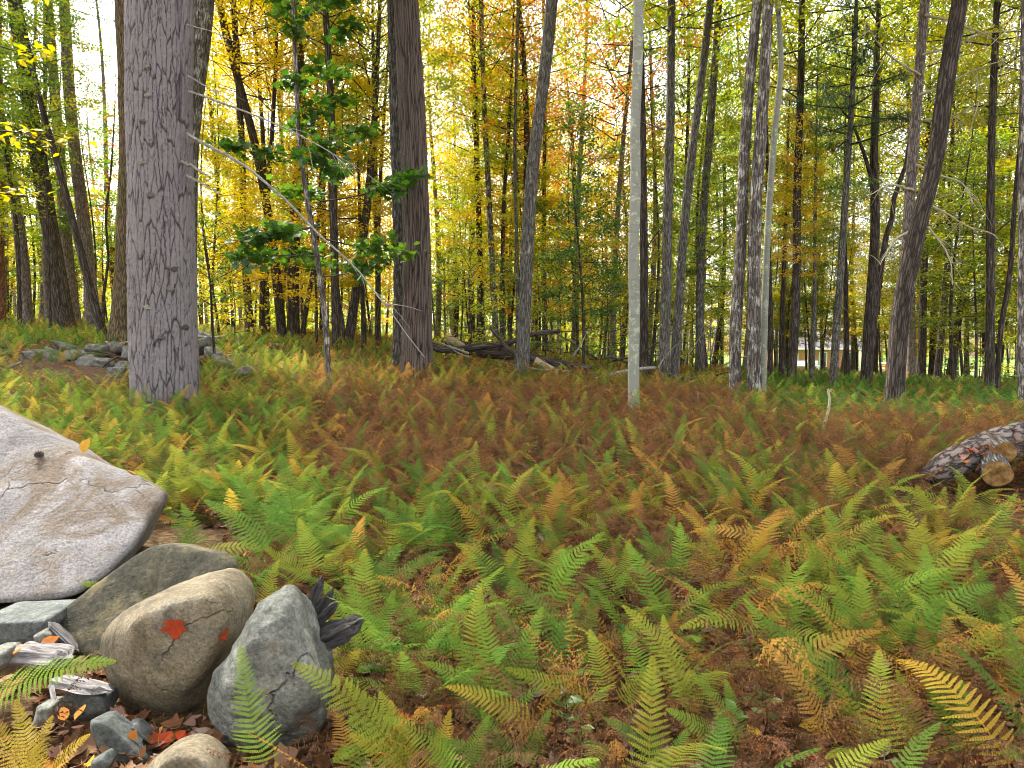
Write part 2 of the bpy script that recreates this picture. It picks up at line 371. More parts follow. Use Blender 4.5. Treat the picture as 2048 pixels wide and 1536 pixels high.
HOUSE_TRIM = simple_mat('white_trim', (.70,.70,.70), (.80,.80,.80), 5, .6, (1,1,1), .05)
HOUSE_GLASS = simple_mat('window_glass', (.10,.14,.15), (.16,.21,.22), 2, .15, (1,1,1), .02)
DECK_M = simple_mat('red_deck_boards', (.34,.17,.10), (.50,.27,.17), 5, .8)
RED_M = simple_mat('red_paint', (.42,.06,.04), (.50,.09,.06), 5, .6)
BLUEWHITE_M = simple_mat('pale_blue_paint', (.60,.66,.80), (.72,.76,.85), 5, .6)
NAVY_M = simple_mat('navy_tarp', (.03,.045,.09), (.06,.08,.15), 5, .5)
def ground_mat():
    m, ns, ls, out = nmat('forest_floor')
    tc = N(ns, 'ShaderNodeTexCoord').outputs['Object']
    a = noise(ns, ls, tc, 1.3, 5); b = noise(ns, ls, tc, 38, 6, .75); 
    vo = N(ns, 'ShaderNodeTexVoronoi'); vo.inputs['Scale'].default_value = 26; vo.inputs['Randomness'].default_value = 1; ls.new(tc, vo.inputs['Vector'])
    vr = ramp(ns, [(0,(.035,.018,.010)),(.35,(.085,.042,.022)),(.65,(.14,.075,.04)),(.85,(.22,.135,.085)),(1,(.16,.06,.025))])
    sx = N(ns, 'ShaderNodeSeparateColor'); ls.new(vo.outputs['Color'], sx.inputs[0]); ls.new(sx.outputs[0], vr.inputs[0])
    r2 = ramp(ns, [(.3,(.04,.022,.012)),(.7,(.13,.07,.035))]); ls.new(b, r2.inputs[0])
    col = mixc(ns, ls, .45, vr.outputs[0], r2.outputs[0])
    g = ramp(ns, [(.45,(0,0,0)),(.68,(1,1,1))]); ls.new(a, g.inputs[0])
    col = mixc(ns, ls, g.outputs[0], col, mixc(ns, ls, .5, col, (.07,.07,.02)))
    h = N(ns, 'ShaderNodeMath', operation='ADD'); ls.new(b, h.inputs[0]); ls.new(vo.outputs['Distance'], h.inputs[1])
    princ(ns, ls, out, col, .95, bump(ns, ls, h.outputs[0], .8, .03), .1); return m
GROUND_M = ground_mat()
LAWN_M = simple_mat('lawn_grass', (.10,.19,.035), (.17,.27,.05), 3, .9)

# ------------------------------------------------------------------ ground
def axis(lo, hi, n, p=2.6):
    t = np.linspace(-1, 1, n); s = np.sign(t) * np.abs(t) ** p
    return np.where(s < 0, -s * lo, s * hi)
gx = axis(-420, 420, 260, 3.2); gy = np.concatenate([axis(-30, 6, 41, 1.6)[:-1], 6 + 440 * np.linspace(0, 1, 220) ** 3.0])
GX, GY = np.meshgrid(gx, gy)
GZ = height(GX, GY)
nx, ny = len(gx), len(gy)
ii = np.arange(ny - 1)[:, None] * nx + np.arange(nx - 1)[None]
link('ground', mk('ground', np.stack([GX, GY, GZ], -1), [(np.stack([ii, ii+1, ii+nx+1, ii+nx], -1).reshape(-1, 4), 0)], [GROUND_M]), kind='structure')
# lawn round the cabin
lx, ly = np.meshgrid(np.linspace(8, 90, 60), np.linspace(46, 125, 60))
lx = lx + np.sin(ly * .3) * 2.0; keep = None
lz = height(lx, ly) + .03
i2 = np.arange(59)[:, None] * 60 + np.arange(59)[None]
link('lawn', mk('lawn', np.stack([lx, ly, lz], -1), [(np.stack([i2, i2+1, i2+61, i2+60], -1).reshape(-1, 4), 0)], [LAWN_M]), kind='structure')

# ------------------------------------------------------------------ foliage
DIAMOND = (np.array([[0,0,0],[.45,.30,.07],[1,0,0],[.45,-.30,.07]]), [[0,1,2,3]])
OVATE = (np.array([[0,0,0],[.25,.24,.05],[.6,.26,.05],[1,0,-.04],[.6,-.26,.05],[.25,-.24,.05]]), [[0,1,2,3,4,5]])
_mp = [(0,0),(.02,.20),(-.05,.42),(.22,.36),(.38,.62),(.55,.34),(.72,.26),(1.0,0)]
MAPLE = (np.array([[x, y, .10*abs(y)-.08*x*x] for x, y in _mp] + [[x, -y, .10*abs(y)-.08*x*x] for x, y in _mp[1:-1]]), None)
_nm = len(_mp)
MAPLE_F = [[0, i, i+1] for i in range(1, _nm-1)] + [[0, j+1 if j+1 < _nm*2-2 else _nm-1, j] for j in range(_nm, _nm*2-2)]
MAPLE = (MAPLE[0], MAPLE_F)
def leaf_cloud(pos, size, rng, tmpl=DIAMOND, tilt=.7, rnd=None, droop=0.0):
    n = len(pos); T, F = tmpl
    nm = np.array([0,0,1.0]) + rng.normal(size=(n, 3)) * tilt; nm /= np.linalg.norm(nm, axis=1)[:, None]
    a = rng.normal(size=(n, 3)); a[:, 2] -= droop; a -= nm * (a * nm).sum(1)[:, None]; a /= np.linalg.norm(a, axis=1)[:, None]
    b = np.cross(nm, a)
    s = np.asarray(size)[:, None, None]
    V = pos[:, None] + s * (T[None, :, 0:1] * a[:, None] + T[None, :, 1:2] * b[:, None] + T[None, :, 2:3] * nm[:, None])
    k = len(T); F = np.asarray(F)
    FF = (np.arange(n)[:, None, None] * k + F[None]).reshape(-1, F.shape[1])
    r = rng.uniform(0, 1, n) if rnd is None else rnd
    return V.reshape(-1, 3), FF, np.repeat(r, k)

class Acc:
    def __init__(s): s.V = []; s.B = []; s.R = []; s.U = []; s.n = 0
    def add(s, V, F, mat, rnd=None, uv=None):
        s.V.append(V); s.B.append((np.asarray(F) + s.n, mat)); s.n += len(V)
        s.R.append(np.zeros(len(V)) if rnd is None else rnd); s.U.append(np.zeros((len(V), 2)) if uv is None else uv)
    def mesh(s, name, mats, smooth=True):
        return mk(name, np.concatenate(s.V), s.B, mats, smooth, np.concatenate(s.U), {'rnd': np.concatenate(s.R)})

def make_crown(name, seed, H, R, nl, per, size, prof, el0=.15, el1=.9, tmpl=DIAMOND, tilt=.7, twig=True, thick=.10, wide=.45, leafmat=None):
    rng = np.random.default_rng(seed); A = Acc()
    az = rng.uniform(0, 6.28)
    for i in range(nl):
        t = (i + rng.uniform(0, 1)) / nl
        az += 2.4 + rng.normal() * .35
        L = max(.25, R * prof(t) * rng.uniform(.65, 1.2))
        el = el0 + (el1 - el0) * t + rng.normal() * .12
        d = np.array([math.cos(az) * math.cos(el), math.sin(az) * math.cos(el), math.sin(el)])
        q = np.linspace(0, 1, 6)[:, None]
        pth = np.array([0, 0, t * H]) + d * L * q + np.array([0, 0, 1]) * (rng.uniform(-.12, .12) * L * q ** 2) + rng.normal(size=3) * .06 * L * q * (1 - q) * 2
        lr = rng.uniform(0, 1)
        V, F, uv = tube(pth, np.linspace(.006 + .006 * L, .003, 6), 4); A.add(V, F, 1, uv=uv)
        perp = np.array([-math.sin(az), math.cos(az), 0])
        m = int(per * L / R) + 6
        # twigs either side, leaves along them
        nt = max(3, int(L / .28))
        tq = rng.uniform(.22, 1.0, nt); sg = np.where(rng.uniform(size=nt) < .5, -1, 1)
        tb = np.stack([np.interp(tq, q[:, 0], pth[:, k]) for k in range(3)], 1)
        tl = L * wide * (1.15 - tq) * rng.uniform(.6, 1.2, nt) + .08
        tdir = perp * sg[:, None] * .85 + d * .55 + rng.normal(size=(nt, 3)) * np.array([.15, .15, .12])
        te = tb + tdir * tl[:, None]
        if twig:
            for k in range(nt):
                V, F, uv = tube(np.array([tb[k], (tb[k] + te[k]) / 2 + rng.normal(size=3) * .02, te[k]]), [.007, .005, .002], 3); A.add(V, F, 1, uv=uv)
        j = rng.integers(0, nt, m); u = rng.uniform(.1, 1.1, m)[:, None]
        pos = tb[j] * (1 - u) + te[j] * u + rng.normal(size=(m, 3)) * np.array([thick, thick, thick * .6])
        r = np.clip(.55 * lr + .45 * rng.uniform(0, 1, m) + rng.normal(size=m) * .08, 0, 1)
        V, F, rr = leaf_cloud(pos, size * rng.uniform(.65, 1.25, m), rng, tmpl, tilt, r, .3); A.add(V, F, 0, rr)
    return A.mesh(name, [leafmat or LEAF['ygreen'], BARK['dark']], False)

def make_pine_crown(name, seed, H, R, nl, tufts, el0=-.05, el1=.5):
    rng = np.random.default_rng(seed); A = Acc(); az = 0
    for i in range(nl):
        t = (i + rng.uniform(0, 1)) / nl; az += 2.4 + rng.normal() * .3
        L = max(.3, R * (1.05 - t) * rng.uniform(.7, 1.15)); el = el0 + (el1 - el0) * t + rng.normal() * .1
        d = np.array([math.cos(az) * math.cos(el), math.sin(az) * math.cos(el), math.sin(el)])
        q = np.linspace(0, 1, 5)[:, None]
        pth = np.array([0, 0, t * H]) + d * L * q + np.array([0, 0, 1]) * (.10 * L * q ** 2)
        V, F, uv = tube(pth, np.linspace(.01 + .01 * L, .004, 5), 5); A.add(V, F, 1, uv=uv)
        perp = np.array([-math.sin(az), math.cos(az), 0]); m = int(tufts * L / R) + 4
        u = rng.uniform(.25, 1.05, m); c = np.stack([np.interp(u, q[:, 0], pth[:, k]) for k in range(3)], 1)
        c = c + perp * (rng.uniform(-1, 1, m) * .38 * L * (1.2 - u))[:, None] + rng.normal(size=(m, 3)) * .07
        lr = rng.uniform(0, .8)
        nn = 16
        dirs = rng.normal(size=(m, nn, 3)) * .8 + d * .6 + np.array([0, 0, .45]); dirs /= np.linalg.norm(dirs, axis=2)[..., None]
        ln = rng.uniform(.09, .15, (m, nn, 1))
        side = np.cross(dirs, np.array([.3, .2, 1.0])); side /= np.linalg.norm(side, axis=2)[..., None]
        b = np.broadcast_to(c[:, None], dirs.shape)
        V = np.stack([b - side * .0035, b + side * .0035, b + dirs * ln], 2).reshape(-1, 3)
        F = np.arange(len(V)).reshape(-1, 3)
        A.add(V, F, 0, np.repeat(np.clip(lr + rng.uniform(-.2, .3, m * nn), 0, 1), 3))
    return A.mesh(name, [LEAF['needle'], BARK['dark']], False)

dome = lambda t: math.sin(math.pi * min(1, .18 + .82 * t)) ** .7 + .12
layer = lambda t: (1 - .75 * t) * min(1, .45 + 2 * t)
CROWN = {}
for k in range(4): CROWN['tall%d' % k] = make_crown('tall_crown', 100 + k, 9.5, 3.1, 44, 230, .12, dome, .2, 1.0, thick=.20, wide=.6, twig=False)
for k in range(5): CROWN['under%d' % k] = make_crown('understory_crown', 200 + k, 7.5, 2.3, 40, 270, .112, layer, .02, .8, thick=.15, wide=.65, twig=False)
for k in range(3): CROWN['shrub%d' % k] = make_crown('shrub_crown', 300 + k, 2.6, 1.25, 26, 75, .085, layer, .1, .9, thick=.08)
for k in range(2): CROWN['sparse%d' % k] = make_crown('sparse_crown', 350 + k, 6.5, 2.2, 26, 60, .10, layer, .0, .6, thick=.12)
for k in range(2): CROWN['pine%d' % k] = make_pine_crown('pine_crown', 400 + k, 5.0, 1.9, 40, 120)
CROWN['maple'] = make_crown('broad_leaf_crown', 500, 7.2, 1.75, 30, 130, .145, lambda t: .75 + .35 * math.sin(t * 9), -.1, .7, tmpl=MAPLE, tilt=.55, thick=.12, wide=.35)
CROWN['beech'] = make_crown('beech_crown', 510, 5.0, 1.7, 22, 60, .085, layer, -.05, .5, tmpl=OVATE, tilt=.5, thick=.07, wide=.4)

def add_crown(parent, key, local, mat, scale=1.0, rz=None, sx=1.0):
    o = link('crown', CROWN[key], parent, local)
    o.rotation_euler = (0, 0, random.uniform(0, 6.28) if rz is None else rz)
    o.scale = (scale * sx, scale * sx, scale)
    for sl, mm in ((0, LEAF[mat]), (1, BARK['dark'])):
        o.material_slots[sl].link = 'OBJECT'; o.material_slots[sl].material = mm
    return o

# ------------------------------------------------------------------ trunks
def vor_edge(u, v, seed):
    """distance to the nearest cell border of a jittered grid, periodic-free"""
    iu, iv = np.floor(u).astype(int), np.floor(v).astype(int)
    def hsh(a, b, c):
        x = np.sin(a * 127.1 + b * 311.7 + c * 74.7 + seed * 13.13) * 43758.5453; return x - np.floor(x)
    ds = []
    for a in (-1, 0, 1):
        for b in (-1, 0, 1):
            cx, cy_ = iu + a, iv + b
            ds.append(np.hypot(cx + hsh(cx, cy_, 1) - u, cy_ + hsh(cx, cy_, 2) - v))
    ds = np.sort(np.stack(ds), 0)
    return ds[1] - ds[0]
def detailed_trunk(name, pts, radii, seed, su, sv, depth, n, m, mat, ridge=.25, flut=0.0, broken=0.0):
    path = smooth_path(pts, m)
    rr = np.interp(np.linspace(0, 1, m), np.linspace(0, 1, len(radii)), radii)
    V, Q, uv = tube(path, rr, n, .025, seed)
    cen = np.repeat(path, n + 1, 0); dirn = V - cen; dl = np.linalg.norm(dirn, axis=1); dirn /= dl[:, None]
    u, v = uv[:, 0] * su, uv[:, 1] * sv
    wob = noise3(np.stack([u * .5, v * .5, v * 0], 1), seed, 3, .8)
    wob2 = noise3(np.stack([u * .5 + 9, v * .5, v * 0], 1), seed + 1, 3, .8)
    jit = noise3(np.stack([uv[:, 0] * 14, uv[:, 1] * 14, u * 0], 1), seed + 11, 3, 1.2)
    e = vor_edge(u + .5 * wob + .13 * jit, v + .5 * wob2, seed)
    crack = np.clip(e / ridge, 0, 1) ** .7
    if broken:
        e2 = vor_edge(u * 1.9 + .6 * wob2 + 5, v * 1.7 + .6 * wob, seed + 3)
        gate = np.clip(noise3(np.stack([u * .9, v * .9, v * 0], 1), seed + 5, 2, 1) * 1.6 + .5, 0, 1)
        crack = crack * (1 - gate * .0) * (1 - .55 * (1 - np.clip(e2 / (ridge * .7), 0, 1)) * gate)
        crack = np.clip(crack + broken * np.clip(noise3(np.stack([u * .6 + 3, v * .8, v * 0], 1), seed + 8, 2, 1) * 1.5, 0, 1), 0, 1)
    fl = np.sin(uv[:, 0] / max(radii) * 5 + wob * 1.2) if flut else 0
    fine = noise3(np.stack([uv[:, 0] * 45, uv[:, 1] * 20, u * 0], 1), seed + 2, 2, 1)
    disp = depth * (crack - .6) + depth * .25 * fine + flut * fl
    V = V + dirn * disp[:, None]
    V.reshape(m, n + 1, 3)[:, n] = V.reshape(m, n + 1, 3)[:, 0]
    return mk(name, V, [(Q, 0)], [mat], True, uv, {'crack': crack})

def trunk_path(path, d, H, dtop=None):
    """picture path (base first) standing d metres off -> world points from the ground up to height H"""
    b = P(path[0][0], path[0][1], d); b[2] = h1(b[0], b[1]) - .12
    pts = [b] + [P(x, y, d + (0 if dtop is None else (dtop - d) * k / (len(path) - 1))) for k, (x, y) in enumerate(path[1:], 1)]
    pts = [pts[0]] + [p for p in pts[1:] if p[2] > b[2] + .4]
    dirn = pts[-1] - pts[-2]; dirn = dirn / max(dirn[2], .05); dirn[2] = 1
    z = pts[-1][2]
    while z < b[2] + H - .5:
        step = min(2.0, b[2] + H - z); dirn[:2] *= .72
        pts.append(pts[-1] + dirn * step); z += step
    return np.array(pts)
DEPTH = {}
def tree(label, path, wb, wt, d, bark, crown=None, H=17, group=None, name='tree', cat='tree', flare=.35, limbs=0, seed=None, dtop=None, stubs=0, special=None):
    """wb, wt: trunk width in photo pixels at the base and where it leaves the frame"""
    seed = abs(int(path[0][0] * 7 + path[0][1])) if seed is None else seed
    rg = np.random.default_rng(seed)
    pts = trunk_path(path, d, H, dtop); base = pts[0] + np.array([0, 0, .12])
    root = thing(name, label, cat, tuple(base), group)
    loc = pts - base
    z = np.linspace(0, 1, 60); m = 44
    sp = smooth_path(loc, m); hgt = sp[:, 2] - sp[0, 2]
    rb, rt = wb * mpp(d) / 2, wt * mpp(d) / 2
    zvis = max(1.0, P(1024, max(0, min(p[1] for p in path)), d)[2] - base[2])
    rr = np.where(hgt < zvis, rb + (rt - rb) * hgt / zvis, rt * np.clip(1 - .9 * (hgt - zvis) / max(.1, hgt[-1] - zvis), .08, 1))
    rr = rr * (1 + flare * np.exp(-hgt / (rb * 2.2 + .05)))
    if special:
        # a dense mesh for the part in view, a plain tube above it
        kk = np.searchsorted(hgt, zvis + .6)
        me = detailed_trunk('trunk', sp[:kk+1], rr[:kk+1], seed, mat=BARK[bark], **special)
        link('trunk', me, root)
        V, Q, uv = tube(sp[kk:], rr[kk:], 20, .03, seed)
        link('upper_trunk', mk('upper_trunk', V, [(Q, 0)], [BARK[bark]], True, uv, {'crack': np.ones(len(V))}), root)
    else:
        V, Q, uv = tube(sp, rr, 18 if wb > 12 else 10, .045, seed)
        link('trunk', mk('trunk', V, [(Q, 0)], [BARK[bark]], True, uv), root)
    def at(hh): return np.array([np.interp(hh, hgt, sp[:, k]) for k in range(3)])
    for k in range(limbs):
        hh = zvis * rg.uniform(.3, 1.0); p0 = at(hh); az = rg.uniform(0, 6.28); L = rg.uniform(.7, 1.9)
        dv = np.array([math.cos(az), math.sin(az) * .6, rg.uniform(.1, .7)])
        q = np.linspace(0, 1, 6)[:, None]
        V, Q, uv = tube(p0 + dv * L * q + np.array([0, 0, rg.uniform(-.3, .4)]) * q ** 2 * L + rg.normal(size=(6, 3)) * .02, np.linspace(max(.012, rt * .28), .004, 6), 6)
        link('limb', mk('limb', V, [(Q, 0)], [BARK[bark]], True, uv), root)
    for k in range(stubs):
        hh = rg.uniform(.8, zvis); p0 = at(hh); az = rg.uniform(0, 6.28); L = rg.uniform(.25, 1.1)
        dv = np.array([math.cos(az), math.sin(az) * .7, rg.uniform(-.35, .25)])
        q = np.linspace(0, 1, 5)[:, None]
        V, Q, uv = tube(p0 + dv * L * q - np.array([0, 0, .25]) * q ** 2 * L + rg.normal(size=(5, 3)) * .02 * q, np.linspace(.011, .003, 5), 4)
        link('dead_branch', mk('dead_branch', V, [(Q, 0)], [BARK['twig']], True, uv), root)
    if crown:
        for (key, hh, mat, sc) in crown:
            add_crown(root, key, tuple(at(hh)), mat, sc)
    root['_at'] = 0; del root['_at']
    DEPTH[label] = (root, at, base)
    return root, at, base

def px_branch(root, base, path, d0, d1, r0, r1, mat, name='dead_branch', n=14, twigs=0, seed=0):
    """a branch of a tree following a picture path at given distance"""
    pts = [P(x, y, d0 + (d1 - d0) * k / max(1, len(path) - 1)) for k, (x, y) in enumerate(path)]
    rg = np.random.default_rng(seed + abs(int(path[0][0])))
    sp = smooth_path(pts, n); sp[1:-1] += rg.normal(size=(n - 2, 3)) * r0 * .25
    V, Q, uv = tube(sp - base, np.linspace(r0, r1, n), 7)
    o = link(name, mk(name, V, [(Q, 0)], [BARK[mat]], True, uv), root)
    for k in range(twigs):
        t = rg.uniform(.25, .98); p0 = np.array([np.interp(t, np.linspace(0, 1, n), sp[:, j]) for j in range(3)])
        L = rg.uniform(.15, .6); dv = rg.normal(size=3) * np.array([.7, .4, .5]) + np.array([.3, 0, -.45]); q = np.linspace(0, 1, 5)[:, None]
        V, Q, uv = tube(p0 + dv * L * q - np.array([0, 0, .3]) * L * q ** 2 - base, np.linspace(r1 * 1.3 + .002, .0018, 5), 4)
        link('twig', mk('twig', V, [(Q, 0)], [BARK[mat]], True, uv), o)
    return o

# --- the named trees of the photograph (picture path base first, widths in picture pixels, distance in metres)
r_, at_, b_ = tree('massive rough grey pine trunk beside the stone pile', [(330,815),(326,600),(320,300),(318,0)], 121, 116, 10.4, 'pine', [('tall0', 9, 'olive', 1.35), ('tall2', 12, 'ygreen', 1.2)], 21, name='pine_tree', flare=.06,  # second crown and larger scale added above the view to shade the foreground
     special=dict(su=15, sv=1.9, depth=.026, n=360, m=700, ridge=.15, broken=.15))
for path, d1, r0, r1, tw in (([(374,268),(420,295),(480,325),(560,390),(650,480),(720,545),(770,610),(850,715)], 9.3, .024, .006, 5),
                       ([(376,182),(440,205),(520,235),(600,270),(680,320),(735,385)], 9.6, .017, .004, 7),
                       ([(364,324),(385,333),(412,350)], 9.9, .026, .012, 0), ([(374,352),(400,365),(440,388)], 9.8, .022, .008, 0),
                       ([(376,152),(420,178),(472,210)], 9.8, .012, .004, 2), ([(374,50),(420,62),(468,82)], 9.9, .011, .004, 2)):
    px_branch(r_, b_, path, 10.2, d1, r0, r1, 'twig', twigs=tw)
kn = np.random.default_rng(5)
for (kx, ky) in ((293,135),(296,190),(285,243),(284,324),(300,390),(348,538),(342,578),(294,615),(323,675),(370,655)):   # branch knots on the pine
    c = P(kx, ky, 10.4 - .44) - b_
    bm = bmesh.new(); bmesh.ops.create_icosphere(bm, subdivisions=2, radius=.045)
    for v in bm.verts: v.co = Vector((v.co.x * 1.1, v.co.y * .5, v.co.z * .8)) * (1 + kn.normal() * .22)
    me = bpy.data.meshes.new('knot'); bm.to_mesh(me); bm.free(); me.materials.append(BARK['grey']); link('knot', me, r_, tuple(c))
tree('stout mossy brown trunk with flared foot half hidden by the big pine', [(262,690),(264,560),(272,400),(266,0)], 62, 62, 17, 'mossy', [('tall1', 9, 'ygreen', 1.3)], 19, flare=.7)  # unseen crown enlarged to keep sun off the boulder and rocks
tree('dark blotched trunk leaning out from behind the big pine', [(362,760),(364,520),(372,250),(402,0)], 56, 52, 14.5, 'mottled', [('tall2', 8.5, 'olive', 1.3)], 19)  # crown above the frame scaled up to shade the near ground
tree('thick dark leaning trunk beside two pale pines', [(134,672),(104,480),(66,250),(30,0)], 33, 25, 22, 'dark', [('tall3', 9.5, 'green', 1.0), ('under0', 4.5, 'green', .6)], 18, limbs=3)
tree('slim dark trunk leaning hard left behind the stone pile', [(212,692),(172,545),(137,410),(113,320),(84,215),(58,100)], 17, 9, 18.5, 'dark', [('under1', 5.0, 'green', .7)], 11, limbs=3)
tree('straight pale pine right of the thick dark trunk', [(190,668),(166,430),(146,270),(128,0)], 25, 19, 24, 'palepine', [('sparse0', 7.5, 'green', 1.0)], 20, name='pine_tree', stubs=5)
tree('pale pine just behind the thick dark trunk', [(152,666),(130,450),(115,250),(95,0)], 21, 17, 26, 'palepine', [('pine0', 11, 'needle', 1.2)], 20, name='pine_tree', stubs=4)
tree('grey brown trunk with a dark fork at the wood edge', [(54,663),(36,440),(14,320),(-12,150)], 26, 14, 23, 'palepine', [('under2', 5, 'olive', .9)], 15, limbs=2)
tree('thin black stem crossing the grey brown trunk', [(40,668),(30,430),(10,300),(-20,180)], 9, 6, 21.5, 'dark', [('under3', 4.5, 'green', .8)], 10)
tree('reddish pine trunk at the wood edge', [(-2,660),(-4,400),(-8,0)], 22, 18, 24, 'red', [('tall0', 9, 'ygreen', .9)], 17, name='pine_tree')
tree('spindly pole beside the foot of the thick dark trunk', [(102,676),(98,560),(94,430),(92,300)], 6, 4, 21, 'dark', [('sparse1', 3.5, 'ygreen', .6)], 8)
tree('wavy thin sapling left of the mossy trunk', [(208,662),(207,600),(216,520),(212,440),(222,340)], 6, 4, 24, 'dark', [('sparse0', 3.6, 'orange', .7)], 9)
tree('small forked dark sapling by the big pine foot', [(430,700),(424,640),(420,565),(410,500)], 6, 3, 15, 'dark', [('shrub0', 1.2, 'green', .75)], 3.4, name='sapling', limbs=2)
tree('slim grey brown trunk first right of the big pine', [(503,678),(488,480),(484,300),(470,60)], 15, 11, 24, 'dark', [('tall1', 8, 'yellow', .9), ('under1', 2.5, 'yellow', .55)], 16, limbs=3)
tree('narrow dark trunk between two slanting trunks', [(523,684),(527,520),(535,400),(548,200)], 12, 8, 25, 'dark', [('tall2', 7, 'yellow', .9)], 15, limbs=3)
tree('brown trunk curving away left at the foliage', [(566,688),(543,470),(510,290),(446,40)], 19, 14, 24, 'dark', [('tall3', 8, 'yellow', .9)], 16, limbs=2)
tree('dark straight trunk touching the curved brown one', [(586,686),(590,430),(604,250),(590,0)], 24, 17, 24, 'dark', [('tall0', 8.5, 'yellow', 1.0), ('under4', 3.5, 'ygreen', .55)], 17, limbs=3)
r_, at_, b_ = tree('young broad leaved maple with thin lichen flecked stem', [(660,775),(646,600),(632,500),(615,400),(600,300),(592,150),(586,0)], 12, 8, 12.6, 'mottled', None, 8.6, name='maple_tree')
add_crown(r_, 'maple', tuple(at_(1.9)), 'dark', .88, .4)
tree('bent thin trunk leaning right near the young maple', [(603,688),(612,620),(625,550),(634,480),(640,380)], 11, 7, 24, 'dark', [('sparse1', 4, 'yellow', .8)], 9)
tree('dark upright trunk bristling with dead twigs', [(674,708),(667,430),(664,250),(650,0)], 17, 12, 20, 'dark', [('tall1', 8, 'yellow', .9)], 16, stubs=16)
tree('trunk tilting right close to the twin trunked oak', [(693,697),(718,540),(732,430),(742,330)], 19, 14, 22, 'dark', [('tall2', 5.5, 'ygreen', .85)], 14, limbs=2)
tree('short thin dark trunk in front of bright leaves', [(728,702),(726,600),(722,500)], 11, 8, 23, 'dark', [('under2', 3, 'yellow', .7)], 9)
tree('narrow trunk just left of the twin trunked oak', [(755,697),(756,550),(752,420),(748,200)], 12, 9, 25, 'dark', [('tall3', 6.5, 'ygreen', .9)], 14)
r_, at_, b_ = tree('thick twin trunked oak with deeply furrowed brown bark', [(835,768),(834,450),(824,200),(813,0)], 54, 46, 13.9, 'brown', [('tall0', 8, 'ygreen', 1.1)], 19, name='oak_tree', flare=.25,
     special=dict(su=20, sv=1.3, depth=.030, n=220, m=420, ridge=.34, flut=.016))
p2 = np.array([P(797,734,14.6), P(799,560,14.6), P(790,250,14.6), P(783,0,14.5), P(778,-120,14.4)]) - b_; p2[0][2] = h1(*(p2[0][:2] + b_[:2])) - b_[2] - .1
link('second_trunk', detailed_trunk('second_trunk', p2, np.array([25, 22, 19, 16, 14]) * mpp(14.6) / 1.9, 77, 20, 1.4, .024, 100, 240, BARK['grey'], .34), r_)
tree('slim dark trunk behind the low green thicket', [(964,705),(960,520),(953,300),(948,100)], 13, 9, 28, 'dark', [('tall1', 9, 'ygreen', .9)], 17)
tree('pale slender trunk between two darker ones', [(994,705),(986,560),(979,420),(968,200),(962,0)], 13, 9, 26, 'mottled', [('tall2', 9, 'orange', .9)], 18)
tree('thin black trunk with a kinked top', [(1008,700),(1005,520),(1008,400),(1018,250)], 10, 7, 26, 'dark', [('under3', 5, 'ygreen', .9)], 14)
tree('wiry grey pole close behind the leaning grey trunk', [(1036,705),(1034,500),(1030,350),(1036,0)], 8, 6, 24, 'grey', [('sparse0', 7, 'orange', .9)], 14)
tree('tall grey trunk leaning right over the fallen trunk', [(1043,764),(1052,560),(1064,350),(1085,180),(1104,0)], 27, 23, 15, 'grey', [('tall3', 8.5, 'ygreen', 1.0)], 18, flare=.3)
tree('tall smooth pale grey beech standing alone in rusty ferns', [(1268,832),(1267,720),(1269,600),(1267,500),(1271,380),(1270,260),(1276,120),(1277,0)], 23, 19, 10.6, 'beech', [('tall0', 8, 'yellow', .9)], 16, name='beech_tree', flare=.15)
tree('dark trunk right behind the pale beech', [(1288,750),(1288,520),(1286,300),(1282,100)], 18, 12, 18, 'dark', [('tall1', 7.5, 'ygreen', .9)], 15, limbs=4)
tree('straight mid grey trunk with a side fork', [(1326,774),(1332,600),(1335,450),(1341,200),(1343,0)], 23, 15, 17, 'grey', [('tall2', 8, 'ygreen', 1.0)], 17, limbs=3)
tree('pale slanting trunk touching the mid grey one', [(1346,778),(1356,640),(1365,500),(1385,300),(1404,150),(1421,0)], 19, 14, 17.5, 'grey', [('tall3', 8.5, 'ygreen', 1.0)], 17, limbs=1)
tree('grey trunk leaning right before the cabin wood', [(1400,760),(1402,500),(1421,250),(1438,0)], 18, 13, 21, 'grey', [('tall0', 9, 'olive', 1.0), ('under0', 3.5, 'ygreen', .5)], 17, limbs=3)
tree('left blotched trunk of the three stem clump', [(1470,800),(1472,640),(1480,520),(1492,250),(1515,0)], 24, 19, 13.3, 'mottled', [('tall1', 8, 'ygreen', .9)], 17, flare=.15)
tree('thickest pale barked trunk of the three stem clump', [(1510,812),(1508,600),(1511,420),(1526,200),(1536,0)], 29, 20, 13.1, 'mottled', [('tall2', 8, 'olive', .9)], 17, flare=.12)
tree('thin crooked right stem of the three stem clump', [(1524,790),(1530,600),(1536,450),(1548,280),(1562,120),(1555,0)], 15, 10, 13.5, 'beech', [('under1', 7, 'ygreen', .8)], 15, flare=.1)
tree('thin brown pole just past the three stem clump', [(1541,752),(1540,600),(1536,450)], 11, 9, 22, 'dark', [('under2', 4.5, 'olive', .8)], 11)
tree('dark trunk standing before the cabin wall', [(1581,777),(1592,600),(1594,400),(1602,150),(1604,0)], 18, 12, 20, 'dark', [('tall3', 8, 'olive', 1.0), ('under3', 3.2, 'yellow', .55)], 17, limbs=3)
tree('slim dark trunk at the cabin corner', [(1562,758),(1565,620),(1570,480)], 12, 8, 23, 'dark', [('under4', 4, 'yellow', .8)], 11)
tree('thin straight trunk in front of the cabin roof', [(1622,772),(1629,600),(1630,450)], 9, 7, 21, 'grey', [('under0', 4, 'green', .8)], 10)
r_, at_, b_ = tree('slender grey pine with a green needle crown before the cabin', [(1664,786),(1680,560),(1694,350),(1704,200),(1711,50)], 16, 9, 19, 'grey', None, 11.5, name='pine_tree', stubs=14, flare=.2)
